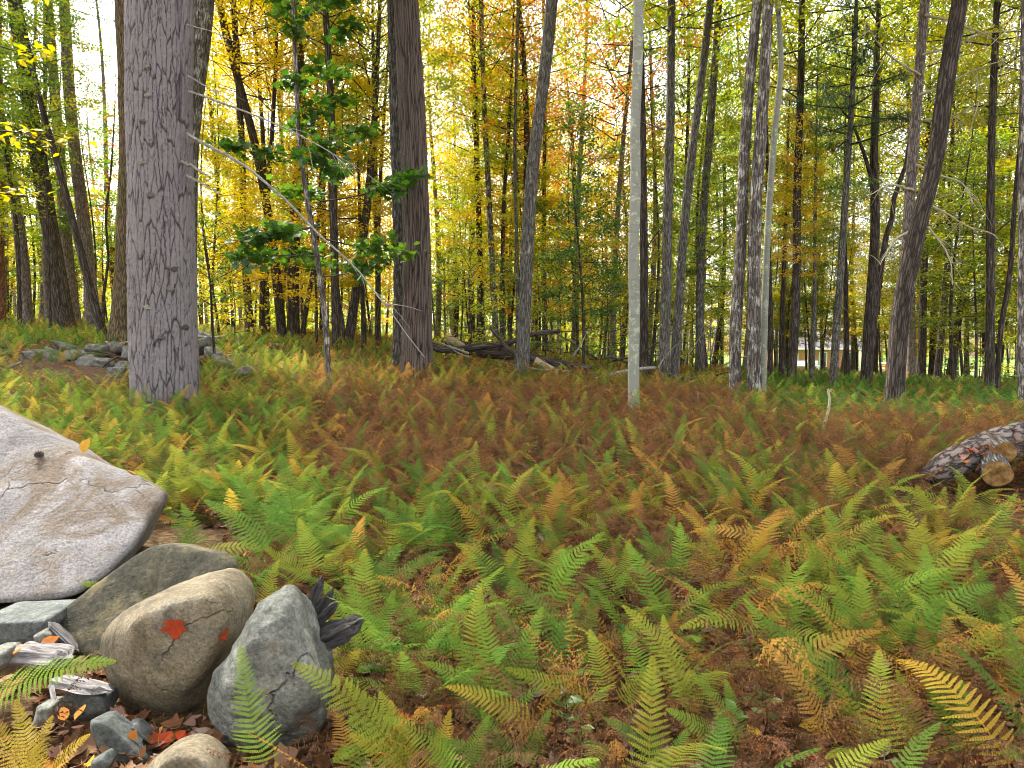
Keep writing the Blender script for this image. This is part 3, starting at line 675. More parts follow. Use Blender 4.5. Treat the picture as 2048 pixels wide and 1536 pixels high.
add_crown(r_, 'pine0', tuple(at_(6.4)), 'needle', .95)
tree('thin leaning trunk next to the slender grey pine', [(1694,760),(1692,620),(1690,480)], 12, 8, 24, 'dark', [('under1', 4.5, 'olive', .8)], 11)
r_, at_, b_ = tree('dark forked trunk beside the cabin', [(1732,777),(1740,620),(1750,460),(1748,330),(1752,180)], 22, 13, 21, 'dark', [('tall0', 7.5, 'olive', 1.0)], 15, limbs=2)
px_branch(r_, b_, [(1742,700),(1750,620),(1764,520),(1790,400),(1815,300),(1830,200)], 21, 21.4, .11, .04, 'dark', 'fork_trunk', 16)
px_branch(r_, b_, [(1749,390),(1735,330),(1714,270),(1698,230)], 21, 20.6, .07, .03, 'dark', 'fork_trunk', 10)
tree('big grey brown trunk leaning far right in green ferns', [(1785,836),(1806,600),(1837,450),(1868,330),(1894,150),(1920,0)], 36, 29, 12.8, 'dark', [('tall1', 8, 'olive', 1.0)], 17, flare=.2)
r_, at_, b_ = tree('pale trunk with bleached dead boughs behind the big leaning one', [(1796,782),(1812,520),(1826,300),(1834,200),(1850,0)], 23, 17, 14.8, 'palepine', [('tall2', 9, 'olive', .9)], 17)
for k, path in enumerate(([(1850,30),(1900,40),(1960,65),(2020,95)], [(1845,110),(1900,95),(1960,70),(2040,60)], [(1838,190),(1890,170),(1950,140),(2010,120)],
              [(1832,330),(1880,350),(1930,370),(1945,410)], [(1830,400),(1880,420),(1930,450),(1990,470)], [(1826,430),(1870,470),(1900,520),(1905,570)],
              [(1840,150),(1790,120),(1750,80),(1730,40)], [(1826,380),(1780,370),(1740,390)], [(1850,240),(1910,230),(1965,200)], [(1824,460),(1790,480),(1760,530)])):
    px_branch(r_, b_, path, 14.7, 13.9, .026, .006, 'straw', twigs=11, seed=k)
tree('upright dark trunk right of the big leaning one', [(1843,771),(1846,600),(1850,450)], 16, 13, 28, 'dark', [('tall3', 5.5, 'olive', .9)], 14, limbs=2)
tree('thin pole between two upright trunks by the lawn', [(1826,764),(1827,620),(1826,500)], 8, 6, 30, 'dark', [('under2', 4, 'olive', .8)], 11)
tree('dark trunk with a bent foot near the lawn', [(1873,772),(1884,650),(1894,540),(1898,440)], 14, 11, 27, 'dark', [('tall0', 5.5, 'yellow', .8)], 13, limbs=2)
tree('black trunk leaning steeply right over the lawn', [(1901,758),(1914,660),(1930,580),(1958,505),(1985,430)], 15, 9, 29, 'dark', [('under3', 5.5, 'olive', .9)], 12, limbs=2)
tree('straight brown trunk of the pair past the lawn', [(1979,794),(1981,600),(1981,420),(1984,250),(1990,100)], 18, 12, 17, 'dark', [('tall1', 7.5, 'olive', .95)], 16, limbs=2)
tree('thin slanting stem of the pair past the lawn', [(1993,794),(2003,650),(2018,560),(2030,400),(2044,250)], 11, 8, 17.2, 'dark', [('under4', 6, 'olive', .9)], 13)
tree('grey blotched trunk near the sawn log', [(2046,838),(2044,600),(2046,300),(2050,0)], 16, 13, 11.5, 'mottled', [('tall2', 8, 'olive', .9)], 16)
tree('dark green leafy young oak beside the pale beech', [(1168,745),(1166,620),(1158,500),(1150,420)], 7, 4, 19, 'dark', [('under2', 1.6, 'dark', .72)], 6.5, name='oak_tree', limbs=3)
r_, at_, b_ = tree('young beech with large golden leaves at the wood edge', [(-90,760),(-85,500),(-75,250),(-60,40)], 22, 15, 8.2, 'beech', None, 9, name='beech_tree')
add_crown(r_, 'beech', tuple(at_(2.5)), 'yellow', 1.25, 5.9)

# --- slender saplings and background trees: only their place tells the members of a set apart
sap_trunk = []
for k in range(4):
    rg = np.random.default_rng(600 + k)
    zz = np.linspace(0, 9.6, 14); ph = rg.uniform(0, 6.28, 2)
    pts = np.stack([.22 * np.sin(zz * .45 + ph[0]) - .22 * math.sin(ph[0]), .2 * np.sin(zz * .5 + ph[1]) - .2 * math.sin(ph[1]), zz - .1], 1)
    V, Q, uv = tube(pts, np.linspace(.06, .008, 14), 8, .05, k)
    sap_trunk.append(mk('trunk', V, [(Q, 0)], [BARK['dark']], True, uv))
pole_trunk = []
for k in range(5):
    rg = np.random.default_rng(650 + k)
    zz = np.linspace(0, 18, 18); ph = rg.uniform(0, 6.28, 2); ln = rg.normal(size=2) * .035
    pts = np.stack([.25 * np.sin(zz * .28 + ph[0]) - .25 * math.sin(ph[0]) + ln[0] * zz, .2 * np.sin(zz * .3 + ph[1]) - .2 * math.sin(ph[1]) + ln[1] * zz, zz - .1], 1)
    V, Q, uv = tube(pts, np.linspace(.15, .03, 18) * (1 + .4 * np.exp(-zz / .4)), 10, .05, k)
    pole_trunk.append(mk('trunk', V, [(Q, 0)], [BARK['dark']], True, uv))
def set_mat(o, m, s=0):
    o.material_slots[s].link = 'OBJECT'; o.material_slots[s].material = m
ZONES = [  # px range, label place, colour weights
    (-120, 250, 'at the wood edge past the mossy trunk', dict(ygreen=3, green=2, yellow=2, orange=1)),
    (390, 780, 'between big pine and twin trunked oak', dict(yellow=7, ygreen=2)),
    (870, 1250, 'behind the fallen trunk', dict(ygreen=7, orange=1.8, yellow=3, green=1.5)),
    (1290, 1640, 'around the three stem clump', dict(ygreen=5, green=2, yellow=2, olive=3)),
    (1640, 2170, 'beyond the big leaning trunk', dict(olive=5, ygreen=4, yellow=2, green=1))]
CN = dict(yellow='yellow', ygreen='yellow green', green='green', orange='orange', olive='olive')
rg = np.random.default_rng(42)
def pick(w):
    k = list(w); p = np.array([w[i] for i in k], float); return k[int(rg.choice(len(k), p=p / p.sum()))]
def stand(px, d):
    x = (px - 1024) / FPX * d; return np.array([x, d, h1(x, d)])
for (a, b, place, w) in ZONES:
    n = max(6, int((b - a) / 22))
    for k in range(n):                       # understory saplings
        px = a + (k + rg.uniform(.1, .9)) * (b - a) / n; d = rg.uniform(19, 44)
        if 1540 < px < 1800 and d < 30: d += 14
        c = pick(w); s = rg.uniform(.75, 1.25)
        root = thing('sapling', 'slender %s leaved sapling %s' % (CN[c], place), 'sapling', tuple(stand(px, d)), 'slender %s saplings %s' % (CN[c], place), rg.uniform(0, 6.28))
        o = link('trunk', sap_trunk[k % 4], root); o.scale = (s, s, s)
        h0 = rg.uniform(1.0, 2.6)
        add_crown(root, 'under%d' % rg.integers(0, 5), (0, 0, h0), c, s * rg.uniform(.75, 1.0), sx=rg.uniform(1.1, 1.5))
    n = max(5, int((b - a) / (20 if a in (870, 1290) else 30)))
    for k in range(n):                       # taller pole trees
        px = a + (k + rg.uniform(.1, .9)) * (b - a) / n; d = rg.uniform(26, 62)
        c = pick(w); s = rg.uniform(.7, 1.2)
        dark = rg.uniform() < .6
        root = thing('pole_tree', 'tall thin %s tree with %s leaves %s' % ('dark' if dark else 'pale', CN[c], place), 'tree', tuple(stand(px, d)), 'tall thin %s barked %s trees %s' % ('dark' if dark else 'pale', CN[c], place), rg.uniform(0, 6.28))
        o = link('trunk', pole_trunk[k % 5], root); o.scale = (s, s, rg.uniform(.85, 1.15)); set_mat(o, BARK['dark'] if dark else BARK['palepine'])
        low = a < 250 and b < 300
        add_crown(root, ('sparse%d' % rg.integers(0, 2)) if low else ('tall%d' % rg.integers(0, 4)), (0, 0, rg.uniform(5.5, 9.0)), c, rg.uniform(.85, 1.2))
# low leafy shrubs in the middle distance
for k, (px, d, c, s) in enumerate([(890,19,'green',1.0),(940,18,'ygreen',1.1),(1000,20,'green',1.0),(1090,19,'ygreen',1.0),(1120,20,'green',1.2),(1215,20,'green',1.0),(1240,22,'ygreen',1.2),(1310,22,'ygreen',1.0),
        (1385,24,'ygreen',1.1),(1420,26,'olive',1.1),(470,22,'yellow',1.2),(540,26,'yellow',1.2),(640,27,'yellow',1.3),(700,28,'ygreen',1.2),(1890,33,'olive',1.1),(1960,30,'olive',1.2),(2030,24,'ygreen',1.2),(20,27,'ygreen',1.2),(160,30,'yellow',1.3)]):
    place = 'beside the fallen trunk' if 860 < px < 1300 else ('right of the pale beech' if px < 1500 and px > 1300 else ('near the lawn' if px > 1500 else ('behind the young maple' if px > 300 else 'at the wood edge')))
    root = thing('shrub', 'low %s leafed shrub growing %s' % (CN[c], place), 'shrub', tuple(stand(px, d)), 'low %s shrubs %s' % (CN[c], place))
    V, Q, uv = tube(np.array([[0,0,-.05],[.03,.02,.8],[-.02,0,1.7],[.02,.03,2.5]]) * s, np.array([.02,.016,.011,.005]), 6)
    link('stem', mk('stem', V, [(Q, 0)], [BARK['dark']], True, uv), root)
    add_crown(root, 'shrub%d' % (k % 3), (0, 0, .25), c, s)

# --- the far wood reads as one mass: leaves and thin trunks together
def far_wood():
    rng = np.random.default_rng(9); A = Acc()
    nT = 420
    ang = rng.uniform(-.80, .80, nT); dd = rng.uniform(62, 135, nT)
    x, y = np.tan(ang) * dd, dd
    ok = ~((x > 18) & (x < 62) & (y < 98)); x, y = x[ok], y[ok]; z = height(x, y)
    hx = rng.uniform(9, 19, len(x)) * np.where(x < -12, .75, 1.0)
    for i in range(len(x)):
        V, Q, uv = tube(np.array([[x[i], y[i], z[i] - .2], [x[i] + rng.normal() * .3, y[i], z[i] + hx[i] * .5], [x[i] + rng.normal() * .5, y[i], z[i] + hx[i]]]), [.17, .11, .03], 5); A.add(V, Q, 1, uv=uv)
        m = 480; t = rng.uniform(0, 1, m)
        rr_ = (2.9 * np.sin(np.pi * (.22 + .75 * t)) + .3) * np.sqrt(rng.uniform(0, 1, m)); aa = rng.uniform(0, 6.28, m)
        kx, ky, kz = rng.normal(size=3)
        pos = np.stack([x[i] + rr_ * np.cos(aa), y[i] + rr_ * np.sin(aa), z[i] + hx[i] * (.02 + 1.0 * t)], 1)
        cl = rng.uniform(0, 1)
        V, F, r = leaf_cloud(pos, rng.uniform(.26, .5, m), rng, DIAMOND, .9, np.clip(.6 * cl + .4 * rng.uniform(0, 1, m), 0, 1)); A.add(V, F, 0, r)
    o = link('far_woodland', A.mesh('far_woodland', [LEAF['ygreen'], BARK['palepine']], False), kind='stuff', label='distant yellow green woodland closing the view behind the trunks', category='woodland')
far_wood()

# ------------------------------------------------------------------ rocks
def hull_planes(pts):
    bm = bmesh.new()
    for p in pts: bm.verts.new(p)
    r = bmesh.ops.convex_hull(bm, input=bm.verts)
    bmesh.ops.delete(bm, geom=[g for g in r['geom_interior'] if isinstance(g, bmesh.types.BMVert)], context='VERTS')
    bm.normal_update()
    pl = [(np.array(f.normal), float(f.normal.dot(f.verts[0].co))) for f in bm.faces if f.calc_area() > 1e-7]
    bm.free(); return pl
_ICO = {}
def ico(sub):
    if sub not in _ICO:
        bm = bmesh.new(); bmesh.ops.create_icosphere(bm, subdivisions=sub, radius=1)
        bm.verts.ensure_lookup_table()
        _ICO[sub] = (np.array([v.co[:] for v in bm.verts]), np.array([[v.index for v in f.verts] for f in bm.faces])); bm.free()
    return _ICO[sub]
def rock_mesh(name, pts, mat, sub=5, k=14, amp=.02, seed=0, freq=3.0, ridge=0.0):
    """boulder: softened convex hull of the points with a rough skin; returns mesh and centre"""
    pts = np.asarray(pts, float); c = (pts.min(0) + pts.max(0)) / 2
    c = c * .5 + pts.mean(0) * .5
    q = pts - c; ext = np.abs(q).max(0) + 1e-6
    D, F = ico(sub); D = D * ext; D = D / np.linalg.norm(D, axis=1)[:, None]
    acc = np.zeros(len(D))
    for n, dd in hull_planes(q):
        acc += np.maximum(D @ n, 0) ** k / max(dd, 1e-3) ** k
    r = acc ** (-1.0 / k)
    V = D * r[:, None]
    nz = noise3(V, seed, 5, freq)
    if ridge: nz = nz - ridge * np.abs(noise3(V, seed + 9, 3, freq * .8)) ** .6
    V = V * (1 + 0 * nz[:, None]) + D * (amp * nz)[:, None]
    return mk(name, V, [(F, 0)], [mat], True), c
def rock(name, label, pts, mat, group=None, cat='rock', **kw):
    me, c = rock_mesh(name, pts, mat, **kw)
    o = link(name, me, loc=tuple(c), label=label, category=cat)
    if group: o['group'] = group
    return o
def outline(px, d, front, back, sf=.62, sb=.7):
    px = np.asarray(px, float); c = px.mean(0); out = []
    for x, y in px:
        out.append(P(x, y, d))
        out.append(P(c[0] + (x - c[0]) * sf, c[1] + (y - c[1]) * sf, d - front))
        p = P(x, y, d); cc = P(c[0], c[1], d); b = cc + (p - cc) * sb; b[1] += back; out.append(b)
    return out
big = [P(-420,760,4.9), P(0,815,4.75), P(180,900,4.5), P(348,985,4.25), P(335,1010,4.15), P(318,1045,4.02), P(292,1090,3.85), P(245,1150,3.68), P(105,1222,3.5), P(0,1226,3.46), P(-420,1235,3.4),
       P(-420,720,5.5), P(0,800,5.3), P(330,985,4.9), P(330,1060,4.9), P(250,1150,4.6), P(-420,1150,5.4), P(0,1150,5.2)]
boulder = rock('boulder', 'huge flat faced grey boulder with rusty stains', big, R_BIG, sub=7, k=34, amp=.030, seed=3, freq=2.6, ridge=.7)
slab_px = [(262,1108),(300,1088),(345,1086),(445,1110),(458,1135),(400,1215),(330,1290),(190,1340),(100,1265),(92,1240)]
sp_ = []
for (x, y) in slab_px:
    p = P(x, y, 3.62 - (y - 1086) * .0016 + .0); sp_ += [p, p + np.array([.02, .12, -.03])]
rock('slab', 'tilted olive brown stone slab wedged under the huge boulder', sp_, R_SLAB, sub=6, k=40, amp=.012, seed=5, freq=5, ridge=.6)
tan_rock = rock('rounded_rock', 'rounded tan rock with a red maple leaf on it', outline([(180,1290),(195,1245),(235,1203),(300,1170),(360,1152),(440,1130),(472,1142),(512,1205),(500,1270),(440,1390),(390,1455),(330,1468),(250,1430),(200,1370)], 2.92, .24, .35), R_TAN, sub=6, k=18, amp=.020, seed=7, freq=4, ridge=.5)
grey_rock = rock('jagged_rock', 'grey green lumpy rock standing on end beside rounded tan rock', outline([(560,1168),(590,1180),(612,1215),(634,1295),(655,1335),(690,1400),(670,1500),(560,1560),(430,1520),(385,1430),(398,1375),(440,1290),(500,1205)], 2.62, .16, .3), R_GREY, sub=6, k=14, amp=.036, seed=11, freq=4.5, ridge=.9)
rock('rounded_rock', 'smooth pale rock top at the foot of the grey green rock', outline([(268,1545),(310,1500),(370,1480),(425,1498),(470,1545),(420,1640),(300,1640)], 2.25, .1, .15), R_TAN, sub=5, k=12, amp=.006, seed=13, freq=5)
rock('slate', 'long narrow blue grey slate below the rounded tan rock', outline([(176,1438),(200,1436),(250,1478),(300,1525),(290,1560),(225,1560),(190,1490),(176,1465)], 2.5, .05, .10, .85, .9), R_BLUE, sub=5, k=30, amp=.006, seed=15, freq=7, ridge=.5)
rock('slate', 'short broken slate piece leaning on the long slate', outline([(245,1452),(262,1450),(322,1497),(300,1512),(270,1520),(255,1490)], 2.58, .03, .08, .85, .9), R_BLUE, sub=5, k=26, amp=.008, seed=17, freq=8, ridge=.6)
rock('flat_stone', 'flat grey green stone lying below the huge boulder', outline([(-60,1246),(92,1240),(100,1262),(80,1290),(-60,1296)], 3.25, .06, .3, .9, .9), R_BLUE, sub=5, k=24, amp=.008, seed=19, freq=6)
rock('flat_stone', 'small rough stone between slab and weathered wood', outline([(62,1272),(86,1258),(106,1266),(108,1300),(70,1302)], 3.05, .04, .1), R_PILE, sub=4, k=14, amp=.006, seed=21, freq=8)
rock('flat_stone', 'dull green stone under the weathered wood plank', outline([(120,1390),(160,1372),(220,1388),(230,1430),(170,1445),(120,1425)], 2.75, .05, .12), R_BLUE, sub=4, k=14, amp=.008, seed=23, freq=7)
rock('flat_stone', 'pale stone half covered by golden ferns', outline([(70,1410),(105,1405),(110,1450),(60,1460)], 2.6, .05, .1), R_GREY, sub=4, k=12, amp=.006, seed=25, freq=7)
rock('flat_stone', 'light rounded stone at the end of weathered wood', outline([(-30,1300),(12,1298),(14,1330),(0,1345),(-40,1345)], 2.85, .05, .12), R_GREY, sub=4, k=12, amp=.006, seed=27, freq=7)
rock('flat_stone', 'grey stone chip beside the yellow fern tips', outline([(180,1520),(205,1508),(222,1530),(200,1570),(170,1570)], 2.35, .03, .08), R_BLUE, sub=4, k=20, amp=.004, seed=29, freq=9)
# stone pile behind the big pine: flat fieldstones heaped on each other
rs = np.random.default_rng(31)
pile = [(75,715,15.2,58,16),(112,722,14.8,46,14),(150,708,15.0,60,16),(195,698,15.4,52,20),(230,692,15.8,44,22),(262,700,15.0,48,24),(140,692,16.2,60,14),(175,728,14.3,44,14),(210,722,14.2,50,18),
        (250,728,13.9,40,16),(235,742,13.2,36,18),(60,792,10.6,34,14),(30,800,10.2,40,16),(400,690,15.8,54,20),(428,705,15.2,40,18),(452,722,14.4,56,12),(486,745,13.0,60,16),(415,672,16.8,48,12)]
PILE_LABELS = ['long low stone at the far end of the stone pile','flat stone next to the long low one in the pile','grey slab lying in the middle of the stone pile','lumpy stone near the crest of the stone pile',
  'mossy stone at the crest of the stone pile','rounded stone of the pile touching the big pine','thin slab on the back of the stone pile','small flat stone at the front of the pile','blocky stone under dead sticks in the pile',
  'dark stone below the sticks beside the big pine','small stone low down beside the big pine','dark stone in ferns behind the huge boulder','grey stone sunk in ferns behind the huge boulder','flat topped stone right of the big pine foot',
  'squarish stone by the small forked sapling','thin flat stone in ferns past the forked sapling','pale grey stone lying out in the ferns','stone on top of the rubble right of the pine']
for (px, py, d, w, hh), lb in zip(pile, PILE_LABELS):
    c = P(px, py, d); W, Hh = w * mpp(d) / 2 * 1.1, hh * mpp(d) / 2 * 1.3
    c[2] = max(c[2] - .03, h1(c[0], c[1]) + Hh * .5)
    tl = rs.normal(size=2) * .28; rz_ = rs.uniform(-.6, .6)
    pts = []
    for a in np.linspace(0, 5.6, 8):
        for s in (-1, 1):
            q = np.array([math.cos(a) * W * rs.uniform(.6, 1.15), math.sin(a) * W * rs.uniform(.4, .9), s * Hh * rs.uniform(.35, 1.15)])
            q[2] += q[0] * tl[0] + q[1] * tl[1]; pts.append(c + np.array([q[0] * math.cos(rz_) - q[1] * math.sin(rz_), q[0] * math.sin(rz_) + q[1] * math.cos(rz_), q[2]]))
    rock('fieldstone', lb, pts, R_PILE, 'stones of the pile by the big pine', sub=5, k=14, amp=.035, seed=int(px), freq=5, ridge=.4)
for px, py, d, w, lb in ((985,975,6.5,70,'low grey stone lying flat in rusty ferns'), (870,968,6.6,40,'small grey stone beside the low flat one'), (1395,1150,4.4,26,'little grey stone under arching ferns'), (1840,1015,5.6,36,'dark stone beside the sawn log')):
    c = P(px, py, d); W = w * mpp(d) / 2; c[2] = h1(c[0], c[1]) + .01
    pts = [c + np.array([math.cos(a) * W * rs.uniform(.8, 1.1), math.sin(a) * W * rs.uniform(.5, .8), s * W * rs.uniform(.2, .35)]) for a in np.linspace(0, 5.6, 8) for s in (-1, 1)]
    rock('flat_stone', lb, pts, R_PILE, sub=4, k=16, amp=.008, seed=int(px), freq=8)

# ------------------------------------------------------------------ dead wood
def splinter(name, a, b, w0, w1, mat, parent=None, base=None, seed=0, flat=.55, n=26, m=14, jag=.3, **props):
    """weathered split piece of wood from a to b with a torn end and lengthwise ridges"""
    a, b = np.asarray(a, float), np.asarray(b, float); L = np.linalg.norm(b - a)
    rg = np.random.default_rng(seed); q = np.linspace(0, 1, n)
    pth = np.zeros((n, 3)); pth[:, 0] = q * L
    ang = np.linspace(0, 2 * np.pi, m + 1)
    rid = 1 + .22 * rg.normal(size=m); rid = np.append(rid, rid[0])
    tear = rg.uniform(-jag, jag * .3, m); tear = np.append(tear, tear[0])
    w = w0 + (w1 - w0) * q
    V = np.zeros((n, m + 1, 3))
    V[..., 0] = q[:, None] * L + (q[:, None] ** 6) * tear[None] * L * .5 - ((1 - q[:, None]) ** 6) * np.roll(tear, 3)[None] * L * .3
    V[:, m, 0] = V[:, 0, 0]
    prof = (np.clip(q * 9, .25, 1) * np.clip((1 - q) * 7, .22, 1))[:, None]
    wv = 1 + .10 * np.sin(q[:, None] * 9 + ang[None] * 2 + seed)
    wv[:, m] = wv[:, 0]
    V[..., 1] = w[:, None] * prof * rid[None] * wv * np.cos(ang)[None]
    V[..., 2] = w[:, None] * prof * rid[None] * wv * np.sin(ang)[None] * flat
    V = V.reshape(-1, 3)
    i = np.arange(n - 1)[:, None] * (m + 1) + np.arange(m)[None]
    Q = np.stack([i, i + 1, i + m + 2, i + m + 1], -1).reshape(-1, 4)
    endf = [list(range(m - 1, -1, -1)), [(n - 1) * (m + 1) + k for k in range(m)]]
    me = mk(name, V, [(Q, 0), (np.array([endf[0]]), 0), (np.array([endf[1]]), 0)], [mat], False)
    o = link(name, me, parent, tuple(a - (base if base is not None else 0)), **props)
    o.rotation_euler = Vector(b - a).to_track_quat('X', 'Z').to_euler()
    return o
splinter('driftwood', P(18,1306,2.95), P(150,1316,2.9), .075, .06, WOOD_GREY, seed=1, label='weathered silver grey wood chunk lying among the rocks', category='wood')
splinter('wood_plank', P(105,1358,2.78), P(222,1382,2.72), .055, .04, WOOD_GREY, seed=2, flat=.35, label='cracked grey wood piece below the silver chunk', category='wood')
splinter('bark_strip', P(98,1244,3.1), P(156,1300,2.98), .022, .014, WOOD_BLACK, seed=3, label='dark brown bark strip against the tilted slab', category='bark')
splinter('stick', P(102,1370,2.7), P(114,1425,2.6), .010, .006, WOOD_GREY, seed=4, label='short grey stick poking down below the cracked wood', category='stick')
st = thing('rotten_stump', 'splintered black rotten stump root behind the jagged rock', 'stump', tuple(P(625,1290,2.95)))
sb_ = P(625,1290,2.95)
for k, (x0, y0, x1, y1, w0, w1, dd) in enumerate([(612,1240,640,1152,.026,.012,0),(622,1250,660,1180,.024,.010,.02),(628,1250,672,1205,.028,.012,-.03),(630,1285,718,1240,.042,.034,-.06),(626,1270,690,1250,.03,.018,-.02),
        (616,1275,668,1196,.03,.010,.05),(618,1290,640,1205,.04,.016,.03),(610,1260,628,1185,.026,.008,.06),(635,1298,700,1272,.028,.016,-.08)]):
    splinter('prong', P(x0, y0, 2.95 + dd), P(x1 + 6, y1 - 4, 2.88 + dd), w0 * 1.35, w1 * 1.5, WOOD_BLACK, st, sb_, seed=40 + k, jag=.6, flat=.7)
# sawn log at the right
LB = thing('log', 'weathered sawn log with flaking bark and cut knobs', 'log', tuple(P(1960,960,6.6)))
lb0 = P(1960,960,6.6)
lp = smooth_path([P(1858,952,6.35), P(1930,915,6.6), P(2010,890,6.9), P(2150,850,7.4), P(2400,800,8.2)], 60)
V, Q, uv = tube(lp - lb0, np.interp(np.linspace(0, 1, 60), [0, .05, .25, 1], [.07, .13, .17, .18]), 40, .05, 3)
nn_ = noise3(V, 12, 4, 9) * .018
cen = np.repeat(lp - lb0, 41, 0); dv = V - cen; dv /= np.linalg.norm(dv, axis=1)[:, None] + 1e-9; nn_.reshape(60, 41)[:, 40] = nn_.reshape(60, 41)[:, 0]
link('trunk', mk('trunk', V + dv * nn_[:, None], [(Q, 0), (np.array([list(range(39, -1, -1))]), 0)], [BARK['log']], True, uv), LB)
def stub(px, py, d, r, L, dirv):
    c = P(px, py, d); dirv = np.array(dirv, float); dirv /= np.linalg.norm(dirv)
    pts = np.array([c - dirv * L, c - dirv * L * .4, c]) - lb0
    V, Q, uv = tube(pts, [r * 1.25, r * 1.05, r], 26, .05, int(px))
    o = link('branch_stub', mk('branch_stub', V, [(Q, 0)], [BARK['grey']], True, uv), LB)
    ring = V[-27:-1]; cc = ring.mean(0); rg = np.random.default_rng(int(px))
    rows = [cc + (ring - cc) * s + dirv * (.012 * noise3((cc + (ring - cc) * s) * 30, 4, 2, 1)[:, None] * (s < 1)) for s in (1.0, .75, .5, .25)]
    VV = np.concatenate(rows + [cc[None]]); i = (np.arange(3)[:, None] * 26 + np.arange(26)[None]); j = np.arange(3)[:, None] * 26 + (np.arange(26)[None] + 1) % 26
    F4 = np.stack([i, j, j + 26, i + 26], -1).reshape(-1, 4); F3 = np.array([[78 + k, 78 + (k + 1) % 26, 104] for k in range(26)])
    link('cut_face', mk('cut_face', VV + dirv * .003, [(F4, 0), (F3, 0)], [WOOD_CUT], False), o)
stub(2010,905,6.42,.092,.34,(-.35,-1,-.05))
stub(1995,948,6.25,.115,.45,(-.45,-1,-.15))
# fallen trunk and its brush in the middle
FT = thing('fallen_tree', 'dark fallen trunk with bent limb lying behind the leaning grey tree', 'fallen tree', tuple(P(1000,735,17.5)))
fb = P(1000,735,17.5)
def fallen_part(root, base, name, path, d0, d1, r0, r1, mat, n=16, seg=10, seed=0):
    pts = [P(x, y, d0 + (d1 - d0) * k / max(1, len(path) - 1)) for k, (x, y) in enumerate(path)]
    sp = smooth_path(pts, n); V, Q, uv = tube(sp - base, np.linspace(r0, r1, n), seg, .07, seed)
    c = np.array([list(range(seg - 1, -1, -1))])
    return link(name, mk(name, V, [(Q, 0), (c, 0)], [mat], True, uv), root)
fallen_part(FT, fb, 'trunk', [(895,688),(960,702),(1040,712),(1110,728),(1180,742)], 18.5, 17.2, .17, .13, BARK['dark'])
fallen_part(FT, fb, 'limb', [(858,690),(890,700),(950,694),(1010,688),(1060,670),(1120,662)], 17.6, 17.2, .10, .05, BARK['dark'])
fallen_part(FT, fb, 'split_wood', [(892,674),(910,684),(935,694)], 18.3, 18.2, .13, .04, WOOD_RAW)
fallen_part(FT, fb, 'split_wood', [(1070,722),(1095,734),(1120,745)], 16.9, 16.8, .10, .05, WOOD_RAW)
fallen_part(FT, fb, 'limb', [(980,655),(1010,690),(1030,710),(1040,740)], 17.2, 16.8, .035, .05, BARK['dark'])
rg = np.random.default_rng(51)
for k in range(34):
    x = rg.uniform(880, 1480); y = rg.uniform(715, 768) if x > 1080 else rg.uniform(700, 740); d = rg.uniform(15.5, 19)
    dx, dy = rg.normal() * 70, -abs(rg.normal()) * 45 - 5
    fallen_part(FT, fb, 'twig', [(x, y), (x + dx * .5, y + dy * .6 + rg.normal() * 6), (x + dx, y + dy)], d, d + rg.normal() * .4, rg.uniform(.012, .028), .005, BARK['dark' if k % 3 else 'twig'], 7, 5, k)
def lying(name, label, path, d0, d1, r0, r1, mat, cat='branch'):
    b = P(*path[0], d0); t = thing(name, label, cat, tuple(b)); fallen_part(t, b, 'wood', path, d0, d1, r0, r1, mat, 14, 8, int(path[0][0])); return t
lying('fallen_branch', 'dark fallen bough lying behind the paired grey trunks', [(1335,752),(1385,758),(1430,772),(1475,782)], 16.4, 15.4, .07, .045, BARK['dark'])
lying('fallen_branch', 'crooked dark branch on green ferns before the cabin', [(1640,822),(1690,804),(1718,794),(1712,780),(1745,800),(1790,806)], 12.6, 12.9, .022, .012, BARK['dark'])
lying('fallen_branch', 'pale branch lying low right of the fallen trunk', [(1190,760),(1230,748),(1280,738),(1310,735)], 15.5, 16.0, .05, .03, BARK['twig'])
sk = thing('broken_stick', 'pale broken stick standing upright in the ferns', 'stick', tuple(P(1640,868,9.2)))
fallen_part(sk, P(1640,868,9.2), 'shaft', [(1640,868),(1652,838),(1659,800),(1656,778)], 9.2, 9.2, .022, .013, BARK['straw'])
fallen_part(sk, P(1640,868,9.2), 'prong', [(1657,786),(1664,779),(1668,782)], 9.2, 9.2, .010, .004, BARK['straw'], 6, 6)
for k, (path, d, lb) in enumerate((([(212,684),(240,686),(272,680)], 16.6, 'straight pale stick on the crest of the stone pile'), ([(170,700),(215,706),(262,722)], 14.6, 'long dark stick across the stone pile'),
        ([(236,712),(220,722),(205,735)], 14.0, 'short forked stick at the front of the pile'), ([(0,748),(24,732),(44,720),(36,712)], 13.0, 'twisted grey stick in ferns at the pile end'),
        ([(390,672),(420,675),(450,672)], 16.6, 'pale pole on the rubble right of the pine'), ([(245,676),(262,668),(280,672)], 16.8, 'curved brown stick behind the pile crest'))):
    lying('stick', lb, path, d, d - .2, .028, .014, BARK['twig' if k in (0, 3, 4) else 'dark'], 'stick')
for k, (path, d, lb) in enumerate((([(1465,800),(1470,820),(1480,838)], 11.0, 'thin dark twig beside the three stem clump'), ([(1395,785),(1402,830),(1412,850)], 11.5, 'wispy twig standing in rusty ferns'),
        ([(1960,1135),(2000,1110),(2048,1085)], 5.0, 'bent dry twig lying near the sawn log'), ([(960,975),(1000,968),(1060,972)], 6.4, 'thin fallen branch in the middle of the clearing'))):
    lying('twig', lb, path, d, d, .010, .005, BARK['twig'], 'twig')

